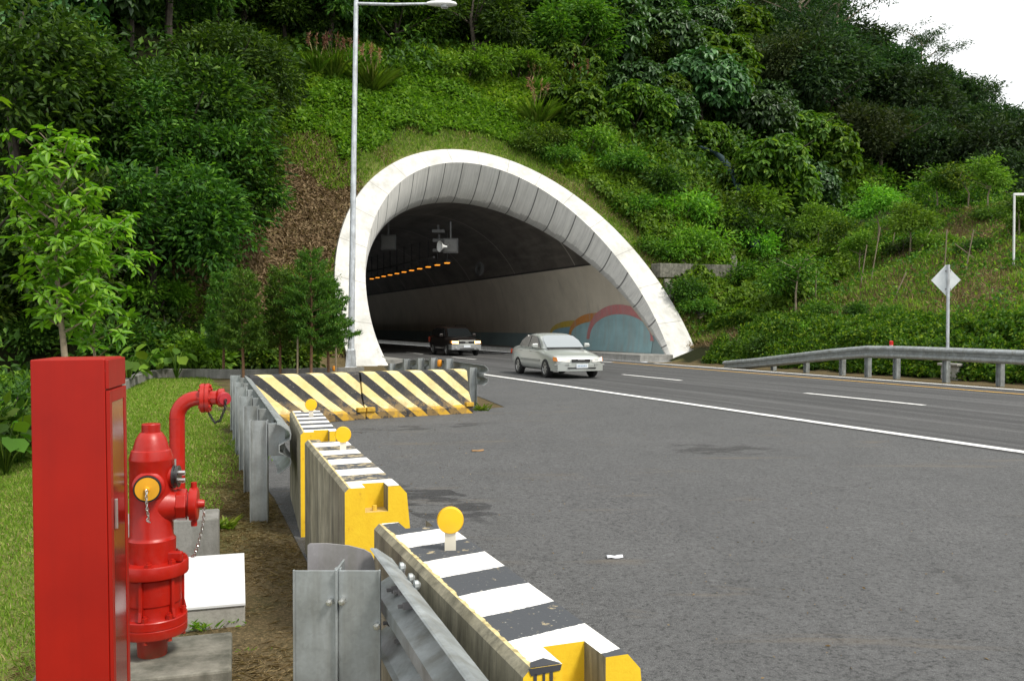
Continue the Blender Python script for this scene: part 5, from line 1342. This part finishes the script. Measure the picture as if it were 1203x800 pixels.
# shrubs on the bank between the portal and the plantation
for px, py, Y, sc in ((800, 245, 47, 1.6), (770, 215, 48, 1.5), (745, 240, 45, 1.1), (820, 285, 46, 1.6), (860, 265, 47, 1.8), (845, 235, 50, 1.8), (880, 290, 45, 1.5), (905, 265, 48, 1.7), (775, 290, 43.5, 1.1), (790, 300, 43, 1.0), (800, 345, 40, 1.0), (815, 365, 38.5, .9), (890, 240, 52, 1.8), (925, 235, 55, 1.9), (730, 190, 51, 1.4), (690, 170, 53, 1.4), (940, 215, 60, 1.8), (870, 320, 41, 1.2), (835, 255, 48.5, 1.5), (905, 310, 41, 1.1), (985, 205, 60, 2.0), (1000, 225, 58, 1.8), (970, 190, 60, 2.1), (1010, 205, 62, 2.0), (955, 195, 60, 2.0), (890, 180, 60, 2.0), (905, 200, 58, 2.0), (1030, 215, 62, 1.8), (990, 240, 55, 1.6), (870, 200, 55, 1.8), (920, 170, 62, 2.0)):
    x = (px-CX)/F_PX*Y
    # find the ground under this sight line
    tgt = None
    for yy in np.arange(34, 75, .5):
        q = P(px, py, yy)
        if terr1(q.x, yy) >= q.z - .6*sc: tgt = (q.x, yy); break
    if tgt: plant_bush(k, tgt[0], tgt[1], sc, 'leafy shrub on the steep bank between the portal and the plantation', 'shrubs on the bank right of the portal'); k += 1
for px, py, sc in ((545, 86, 1.5), (575, 78, 1.6), (605, 82, 1.6), (632, 88, 1.4), (640, 165, 1.2), (655, 180, 1.1), (625, 175, 1.0)):
    for yy in np.arange(40, 75, .4):
        q = P(px, py, yy)
        if terr1(q.x, yy) >= q.z - .5*sc: plant_bush(2 if py < 120 else 1, q.x, yy, sc, 'vine covered mound of shrubbery on the slope above the portal', 'shrub mounds above the portal'); break

for px, Y, sc in ((1000, 36, .6), (1048, 34.5, .5), (1098, 41, .7), (1140, 38, .6), (1165, 42, .75), (1200, 39, .7), (1060, 43, .8), (965, 38, .8), (940, 36, .7), (905, 36, .8), (880, 37, .8)):
    plant_bush(k, (px-CX)/F_PX*Y, Y, sc, 'rough low shrub growing among the saplings on the right slope', 'low shrubs on the right slope'); k += 1
# silver grass clumps with reddish plumes
def silver_grass(r, label):
    t = thing('silver_grass', label, 'grass clump', (0, 0, 0), 0, 'silver grass clumps with reddish plumes'); n = 110
    a = r.uniform(0, 6.28, n); A = np.stack([np.cos(a)*.55, np.sin(a)*.55, r.uniform(.7, 1.5, n)], 1); C = r.normal(size=(n, 3))*np.array([.15, .15, 0]); L = r.uniform(1.0, 1.9, n)
    leaves('blades', C, A, np.tile(UPV, (n, 1)) + r.normal(size=(n, 3))*.2, L, L*.035, V_['grass2'], t, wide=True, droop=.45, fold=.02)
    mb = MB(); C = []; A = []
    for k in range(6):
        b = k*1.05; tip = np.array((math.cos(b)*.45, math.sin(b)*.45, 1.9 + r.uniform(-.2, .3))); mb.tube([(0, 0, 0), tip*np.array([.4, .4, .6]), tip], .012, 5)
        for _ in range(24):
            C.append(tip + np.array((0, 0, r.uniform(-.15, .35)))); A.append(r.normal(size=3)*.5 + np.array((math.cos(b)*.5, math.sin(b)*.5, .3)))
    st = mb.build('stalk', V_['straw'], t); C, A = np.array(C), np.array(A); L = r.uniform(.12, .28, len(C))
    leaves('plume', C, A, r.normal(size=C.shape), L, L*.22, V_['plume'], t); return t
sgp = silver_grass(R2(140), 'silver grass'); first = True
for px, py, sc, lab in ((392, 100, 1.1, 'silver grass with brown plumes left of the lamp post high on the slope'), (372, 95, 1.0, 'leftmost silver grass clump with fluffy plumes at the forest edge'), (436, 110, 1.1, 'silver grass with plumes just right of the lamp post'), (412, 92, .9, 'silver grass partly hidden by the lamp post'),
                        (632, 150, 1.15, 'tall silver grass in the middle of the herb slope'), (628, 115, .8, 'small silver grass with red plumes below the vine mound'), (668, 112, 1.0, 'silver grass at the edge of the rosette leaved trees'), (682, 120, 1.0, 'rightmost silver grass on the herb slope')):
    for yy in np.arange(38, 80, .3):
        q = P(px, py, yy)
        if terr1(q.x, yy) >= q.z: break
    if first: sgp.location = (q.x, yy, terr1(q.x, yy)); sgp.scale = (sc,)*3; sgp['label'] = lab; first = False
    else: dup(sgp, (q.x, yy, terr1(q.x, yy)), rng.uniform(0, 6), sc, lab)

# ------------------------------------------------------------------ concrete slope frame and netting right of the portal
a = hitT(770, 318, off=.5); b = hitT(868, 320, off=.5)
tf = thing('slope_frame', 'weathered concrete retaining beam with slanting ribs on the bank right of the portal', 'retaining frame', a)
def fb(name, p, q, w, h):
    p, q = Vector(p) - a, Vector(q) - a; d = (q-p).normalized(); sd = d.cross(Vector((0, 0, 1))).normalized(); up = sd.cross(d)
    mb = MB(); mb.rings([[v + sd*i*w + up*j*h for i, j in ((-1,-1),(1,-1),(1,1),(-1,1))] for v in (p, q)]); return mb.build(name, M['concrete_dark'], tf, bevel=.03)
fb('beam', a, b, .35, .36)
for x0, y0, x1, y1 in ((788, 245, 806, 318), (805, 330, 826, 372), (852, 268, 864, 318), (783, 330, 790, 352)):
    p, q = hitT(x0, y0, off=.35), hitT(x1, y1, off=.35); fb('rib', p, q, .18, .16)
net = simple('netting_teal', (.006, .028, .032), .75, var=.5, scale=30)
cp_ = [(818, 172), (838, 180), (852, 196), (862, 216), (872, 240), (878, 262), (882, 290)]; rows = []
for px, py in cp_:
    q = hitT(px, py, off=1.6); q2 = hitT(px + 12, py + 3, off=1.6); rows.append([q, q.lerp(q2, .5) + Vector((0, -.12, .08)), q2])
mb = MB(); mb.rings(rows, caps=False, closed=False); o = mb.build('safety_net', net, None, True); sm = o.modifiers.new('thickness', 'SOLIDIFY'); sm.thickness = .03
tag(o, 'narrow strip of dark teal netting hanging down the bank beside the rosette leaved trees', 'netting')

# ------------------------------------------------------------------ ground cover (uncountable)
def stuff(name, arrs, mat, label, cat, **kw):
    C, A, N, L, W = arrs; o = leaves(name, C, A, N, L, W, mat, **kw); tag(o, label, cat, None, 'stuff'); return o
def sample(n, d0, d1, s0, s1):
    d = rng.uniform(d0, d1, n); s = rng.uniform(s0, s1, n); x = d*CP - s*SP; y = d*SP + s*CP; return d, s, x, y, terr(x, y)
def visible(x, y, z, m=40):
    px = CX + F_PX*x/np.maximum(y, .1); py = HZ - F_PX*(z-CAM_H)/np.maximum(y, .1)
    return (y > 2) & (px > -m) & (px < 1203+m) & (py > -m) & (py < 800+m)
def tnormal(x, y):
    e = .4; return nrm(np.stack([-(terr(x+e, y)-terr(x-e, y))/(2*e), -(terr(x, y+e)-terr(x, y-e))/(2*e), np.ones_like(x)], 1))
def rim_q(d, z): return np.sqrt(((d-O_DC)/O_RX)**2 + ((z-O_ZC)/O_RZ)**2)
# herbs above the portal
d, s, x, y, z = sample(430000, -3, 30, 35, 62)
px = CX + F_PX*x/y; q = rim_q(d, z)
brown = (d < 9.0) & (z < 11.2 + 1.5*(vnoise(d, s, .5)-.5)) 
keep = visible(x, y, z) & (q > 1.09 + .12*vnoise(x, y, 1.1)) & (z > .8) & ~brown & (px > 300)
keep &= rng.random(len(d)) < np.where((d > 24), .35, 1.0)
d, s, x, y, z = d[keep], s[keep], x[keep], y[keep], z[keep]
mound = np.maximum(0, fnoise(x, y, .55) - .36)*1.3; h = rng.random(len(d))**.6*mound
Nn = tnormal(x, y); C = np.stack([x, y, z], 1) + Nn*(h[:, None] + .05)
A = rng.normal(size=C.shape)*.8 + np.array([.1, -.5, .15]); L = rng.uniform(.14, .34, len(C))
g = fnoise(x+40, y, .16) > .50
gsplit = g | (rng.random(len(g)) < .12)
for nm_, sel, mt in (('herb_cover', ~gsplit, 'herb'), ('vine_cover', gsplit, 'herb2')):
    stuff(nm_, (C[sel], A[sel], nrm(Nn[sel] + UPV*.5 + rng.normal(size=C[sel].shape)*.4), L[sel], L[sel]*.62), V_[mt], {'herb_cover': 'bright green herbs covering the slope above the portal', 'vine_cover': 'darker green creepers mixed into the slope above the portal'}[nm_], 'ground cover')
d, s, x, y, z = sample(420000, -46, 110, 31, 104); px = CX + F_PX*x/y; py = HZ - F_PX*(z-CAM_H)/y
lft = (px < 322) & (d < 3.0 + 3*(z > 13)); rgt = (py < 265) & (px > 640) & (d > 22) & (s > 46) & ((d < 48) | (s > 56)); tpz = (py < 92) & (px >= 345) & (px < 760)
keep = visible(x, y, z, 20) & (lft | rgt | tpz) & (y < 102); x, y, z = x[keep], y[keep], z[keep]; n = len(x); Nn = tnormal(x, y)
C = np.stack([x, y, z], 1) + Nn*(rng.random(n)**.5*np.maximum(.15, fnoise(x, y, .5)*3.4 - .7))[:, None]; L = rng.uniform(.22, .5, n)
stuff('undergrowth', (C, rng.normal(size=C.shape)*.7 + np.array([.1, -.4, -.2]), nrm(Nn + UPV*.5 + rng.normal(size=C.shape)*.5), L, L*.5), V_['dark'], 'dark leafy undergrowth covering the ground beneath the forest trees', 'undergrowth')
# grass fringe along the rim and yellowish patches
d, s, x, y, z = sample(160000, 3, 29, 34.5, 54); q = rim_q(d, z)
keep = visible(x, y, z) & (q > 1.005) & (q < 1.13 + .10*vnoise(x, y, .9)) & (z > .3) & ((d > 9.5) | (z > 10.6))
x, y, z, q = x[keep], y[keep], z[keep], q[keep]; Nn = tnormal(x, y); n = len(x); C = np.stack([x, y, z], 1)
stuff('rim_grass', (C, Nn*.25 + UPV*.75 + rng.normal(size=C.shape)*.5, nrm(rng.normal(size=C.shape)), rng.uniform(.12, .34, n), rng.uniform(.02, .045, n)), V_['grass2'], 'fringe of short grass along the edge of the portal rim', 'grass')
sel = vnoise(x+9, y, .8) > .60
stuff('dry_rim_grass', (C[sel]+np.array([0, 0, .03]), Nn[sel]*.2 + UPV*.3 + rng.normal(size=C[sel].shape)*.7, nrm(rng.normal(size=C[sel].shape)), rng.uniform(.12, .3, sel.sum()), rng.uniform(.02, .04, sel.sum())), V_['straw'], 'dry yellow grass patches beside the portal rim', 'grass')
# brown mulch slope left of the portal
d, s, x, y, z = sample(75000, .8, 9.8, 31, 48); q = rim_q(d, z)
keep = visible(x, y, z) & (q > 1.0) & (z > .4) & (z < 12.5)
x, y, z, d = x[keep], y[keep], z[keep], d[keep]; n = len(x); Nn = tnormal(x, y); C = np.stack([x, y, z], 1) + Nn*.04
stuff('dry_mulch', (C, rng.normal(size=C.shape) + np.array([0, -.3, -.4]), nrm(Nn + rng.normal(size=C.shape)*.5), rng.uniform(.10, .32, n), rng.uniform(.03, .12, n)), V_['straw'], 'brown withered vegetation on the bare slope left of the portal', 'dry plants')
sel = (vnoise(x, y, .45) > .58) & (rng.random(n) < .6)
stuff('creeping_grass', (C[sel], Nn[sel]*.3 + UPV*.4 + rng.normal(size=C[sel].shape)*.6, nrm(rng.normal(size=C[sel].shape)), rng.uniform(.15, .4, sel.sum()), rng.uniform(.03, .06, sel.sum())), V_['grass2'], 'green grass tufts growing through the brown slope', 'grass')
# vines and grasses on the bank right of the portal
d, s, x, y, z = sample(210000, 21, 40, 33, 62); q = rim_q(d, z); px = CX + F_PX*x/y; py = HZ - F_PX*(z-CAM_H)/y
keep = visible(x, y, z) & (q > 1.14) & (z > .5) & (px > 690) & (px < 1000) & (vnoise(x, y, .9) + .25*rng.random(len(x)) > .30)
x, y, z = x[keep], y[keep], z[keep]; n = len(x); Nn = tnormal(x, y); mound = np.maximum(0, fnoise(x+7, y, .8)-.35)*2.0; C = np.stack([x, y, z], 1) + Nn*(rng.random(n)**.6*mound + .04)[:, None]
A = rng.normal(size=C.shape)*.7 + np.array([.1, -.4, -.3]); L = rng.uniform(.13, .32, n)
stuff('bank_vines', (C, A, nrm(Nn + UPV*.4 + rng.normal(size=C.shape)*.4), L, L*.6), V_['herb2'], 'green creepers hanging over the bank right of the portal', 'creepers')
# right slope: grass, brown growth, dense low hedge
d, s, x, y, z = sample(270000, 24.5, 48, 14, 50)
nz = fnoise(x, y, .35) + .16*sstep(33, 27, d)*sstep(24, 26, d); keep = visible(x, y, z) & (d < 46) & (rng.random(len(d)) < np.where(nz > .55, .35, .9))
d, x, y, z = d[keep], x[keep], y[keep], z[keep]; n = len(x); C = np.stack([x, y, z], 1)
tall = np.maximum(.25, fnoise(x+3, y+3, .5)*1.5 - .2)
stuff('slope_grass', (C, UPV*.9 + rng.normal(size=C.shape)*.45, nrm(rng.normal(size=C.shape)), rng.uniform(.18, .42, n)*tall*1.2, rng.uniform(.02, .05, n)), V_['grass2'], 'rough green grass on the right slope', 'grass')
m2 = rng.random(n) < .5*np.clip((fnoise(x+30, y, .45)-.36)*5, 0, 1)
cc = C[m2] + UPV*(rng.random(m2.sum())**.7*np.maximum(.1, tall[m2]*.7))[:, None]
stuff('slope_weeds', (cc, rng.normal(size=cc.shape)*.8, nrm(rng.normal(size=cc.shape)*.6 + UPV), rng.uniform(.10, .24, len(cc)), rng.uniform(.05, .11, len(cc))), V_['hedge'], 'leafy weeds scattered over the right slope', 'weeds')
d, s, x, y, z = sample(120000, 23.5, 44, 14, 48); nz = fnoise(x, y, .35) + .16*sstep(33, 27, d)*sstep(24, 26, d); keep = visible(x, y, z) & (nz > .49) & (rng.random(len(d)) < .8)
x, y, z = x[keep], y[keep], z[keep]; n = len(x); C = np.stack([x, y, z + .04], 1)
stuff('dry_grass', (C, UPV*.35 + rng.normal(size=C.shape)*.6, nrm(rng.normal(size=C.shape)), rng.uniform(.12, .36, n), rng.uniform(.012, .03, n)), V_['straw'], 'brown dry grass patches on the right slope', 'dry grass')
d, s, x, y, z = sample(230000, 21.9, 27.0, 12, 36.5)
hh = (.05 + 1.9*np.maximum(0, fnoise(x, y, .75)-.12)) * sstep(21.7, 22.7, d) * sstep(27.4, 24.0, d); gap = vnoise(x+5, y, .9)
keep = visible(x, y, z) & (hh > .18) & ((s < 32.5) | (d > 25.0)) & ((gap > .25) | (d < 23.2))
x, y, z, hh, d = x[keep], y[keep], z[keep], hh[keep], d[keep]; n = len(x); C = np.stack([x, y, z + hh*rng.random(n)**.45], 1)
A = rng.normal(size=C.shape)*.7 + np.array([0, -.3, .15]); L = rng.uniform(.08, .17, n)
stuff('hedge', (C, A, nrm(UPV*.9 + rng.normal(size=C.shape)*.6), L, L*.55), V_['hedge'], 'dense low green hedge behind the far guard rail', 'hedge')
d, s, x, y, z = sample(34000, 23.4, 28.5, 30.5, 39.0); keep = visible(x, y, z) & (rim_q(d, z) > 1.005)
x, y, z = x[keep], y[keep], z[keep]; n = len(x); C = np.stack([x, y, z], 1); m2 = rng.random(n) < .5
stuff('verge_weeds', (C[m2], rng.normal(size=(m2.sum(), 3))*.6 + UPV*.6, nrm(UPV + rng.normal(size=(m2.sum(), 3))*.6), rng.uniform(.10, .26, m2.sum()), rng.uniform(.05, .10, m2.sum())), V_['hedge'], 'low weeds at the right foot of the portal', 'weeds')
stuff('verge_straw', (C[~m2], rng.normal(size=((~m2).sum(), 3))*.6 + UPV*.3, nrm(rng.normal(size=((~m2).sum(), 3))), rng.uniform(.12, .32, (~m2).sum()), rng.uniform(.015, .04, (~m2).sum())), V_['straw'], 'dry brown grass at the right foot of the portal', 'dry grass')
# lawn
def lawn(n, s0, s1, L0, L1, w0, w1, nm_, dmax=1.75):
    d, s, x, y, z = sample(n, -3.2, dmax, s0, s1); keep = visible(x, y, z) & (rng.random(len(d)) < .35 + .9*fnoise(x, y, .9)) & (rng.random(len(d)) < sstep(.25, -.5, d - lawn_edge(s) + .8*(vnoise(x, y, 1.4)-.5)))
    x, y, z = x[keep], y[keep], z[keep]; n = len(x); C = np.stack([x, y, z-.005], 1)
    return C, UPV*.7 + rng.normal(size=C.shape)*.55, nrm(rng.normal(size=C.shape)), rng.uniform(L0, L1, n), rng.uniform(w0, w1, n)
parts = [lawn(75000, 3.0, 8, .025, .075, .004, .008, 'a'), lawn(100000, 8, 16, .03, .08, .007, .013, 'b'), lawn(70000, 16, 29, .04, .09, .012, .024, 'c')]
ar = [np.concatenate([p[i] for p in parts]) for i in range(5)]
stuff('lawn_grass', ar, V_['grass'], 'short patchy lawn grass left of the steel posts', 'grass')
sel = (rng.random(len(ar[0])) < .22)
stuff('lawn_straw', [ar[0][sel] + np.array([.02, .01, .004]), ar[1][sel]*np.array([1, 1, .25]), ar[2][sel], ar[3][sel]*1.1, ar[4][sel]*.8], V_['straw'], 'dry straw lying between the lawn grass', 'straw')
d, s, x, y, z = sample(120000, -.8, 3.0, 2.2, 13.5); keep = visible(x, y, z) & (fnoise(x, y, 1.3) + .3*rng.random(len(d)) > .58) & (d > lawn_edge(s)-.4) & (d < np.interp(s, [2, 4.5, 6.4, 8.5, 13], [.93, .90, .98, 1.05, .95]))
x, y, z = x[keep], y[keep], z[keep]; n = len(x); C = np.stack([x, y, z+.006], 1); a_ = rng.normal(size=C.shape); a_[:, 2] = np.abs(a_[:, 2])*.12
stuff('dead_grass', (C, a_, nrm(UPV + rng.normal(size=C.shape)*.3), rng.uniform(.02, .09, n), rng.uniform(.0015, .004, n)), V_['straw'], 'dead grass stalks strewn over the bare dirt strip', 'dead grass')
d, s, x, y, z = sample(1500, 1.2, 9.8, 2.0, 20); keep = visible(x, y, z) & (d > np.interp(s, [0, 2, 4.5, 7, 9, 14, 20], [1.4, 1.4, 1.4, 1.6, 1.7, 1.7, 7.0]) + .1) & (rng.random(len(d)) < np.clip(1.4 - .28*(d - 1.8), .15, 1))
x, y = x[keep], y[keep]; n = len(x); C = np.stack([x, y, np.full(n, .0145)], 1); a_ = rng.normal(size=C.shape); a_[:, 2] = .08
stuff('road_grit', (C, a_, nrm(UPV + rng.normal(size=C.shape)*.3), rng.uniform(.008, .035, n), rng.uniform(.005, .014, n)), V_['straw'], 'tiny bits of dry leaf and grit scattered on the lay-by', 'grit')
# a few weeds by the slabs
def weed(label, px, py, n, L, seed, zz_=0):
    r = R2(seed); p = G(px, py, zz_); a = r.uniform(0, 6.28, n); A = np.stack([np.cos(a), np.sin(a), r.uniform(.5, 1.6, n)], 1); C = r.normal(size=(n, 3))*np.array([.05, .02, 0]) + np.array([0, 0, .0])
    o = leaves('weed', C, A, np.tile(UPV, (n, 1)) + r.normal(size=(n, 3))*.2, r.uniform(.5, 1.1, n)*L, r.uniform(.06, .14, n)*L, V_['grass2'], wide=True, droop=.2); o.location = (p.x, p.y, zz_); tag(o, label, 'weed', 'weeds beside the concrete slabs')
weed('grassy weed between the hydrant slab and the pit box', 236, 739, 40, .10, 160)
weed('grassy weed under the right front corner of the pit box', 270, 733, 26, .07, 161)
weed('tiny sprout in the bare dirt right of the hydrant slab', 291, 766, 7, .05, 162)
weed('tall grass tuft behind the standpipe block', 262, 622, 46, .16, 163)
weed('green tuft at the right end of the jersey barriers', 566, 483, 40, .22, 164)

# ------------------------------------------------------------------ light, sky, camera
SUN_EL, SUN_AZ = R_(52), math.atan2(.80, -.60)     # compass-like angle measured from +Y towards +X
w = bpy.data.worlds.new('World'); S.world = w; w.use_nodes = True; nt = w.node_tree
sky = nt.nodes.new('ShaderNodeTexSky'); sky.sky_type = 'NISHITA'; sky.sun_disc = False; sky.sun_elevation = SUN_EL; sky.sun_rotation = SUN_AZ
sky.dust_density = 4; sky.ozone_density = 1.0
bg = nt.nodes['Background']; bg.inputs['Strength'].default_value = .1
tc = nt.nodes.new('ShaderNodeTexCoord'); ns = nt.nodes.new('ShaderNodeTexNoise'); ns.inputs['Scale'].default_value = 2.2; ns.inputs['Detail'].default_value = 6
nt.links.new(tc.outputs['Generated'], ns.inputs['Vector'])
rp_ = nt.nodes.new('ShaderNodeValToRGB'); rp_.color_ramp.elements[0].position = .3; rp_.color_ramp.elements[0].color = (.90,)*3 + (1,); rp_.color_ramp.elements[1].position = .6; rp_.color_ramp.elements[1].color = (1, 1, 1, 1)
nt.links.new(ns.outputs['Fac'], rp_.inputs['Fac'])
mx = nt.nodes.new('ShaderNodeMix'); mx.data_type = 'RGBA'; mx.inputs[7].default_value = (8.0, 8.15, 8.2, 1)
nt.links.new(rp_.outputs['Color'], mx.inputs[0]); nt.links.new(sky.outputs['Color'], mx.inputs[6]); nt.links.new(mx.outputs[2], bg.inputs['Color'])
sl = bpy.data.lights.new('sun', 'SUN'); sl.energy = 2.5; sl.angle = R_(12); sl.color = (1.0, .95, .86)
so_ = bpy.data.objects.new('sun', sl); COL.objects.link(so_)
dsun = Vector((math.sin(SUN_AZ)*math.cos(SUN_EL), math.cos(SUN_AZ)*math.cos(SUN_EL), math.sin(SUN_EL)))
so_.rotation_euler = dsun.to_track_quat('Z', 'Y').to_euler()
cam = bpy.data.cameras.new('camera'); co = bpy.data.objects.new('camera', cam); COL.objects.link(co)
cam.sensor_fit = 'HORIZONTAL'; cam.sensor_width = 36.0; cam.lens = F_PX/1203.0*36.0; cam.clip_start = .05; cam.clip_end = 2000
co.location = (0, 0, CAM_H); co.rotation_euler = (PI/2 - PITCH, 0, 0); S.camera = co
S.view_settings.view_transform = 'Standard'; S.view_settings.look = 'None'; S.view_settings.exposure = .6; S.view_settings.gamma = 1.0
S.cycles.max_bounces = 6; S.cycles.transparent_max_bounces = 6; S.cycles.diffuse_bounces = 3
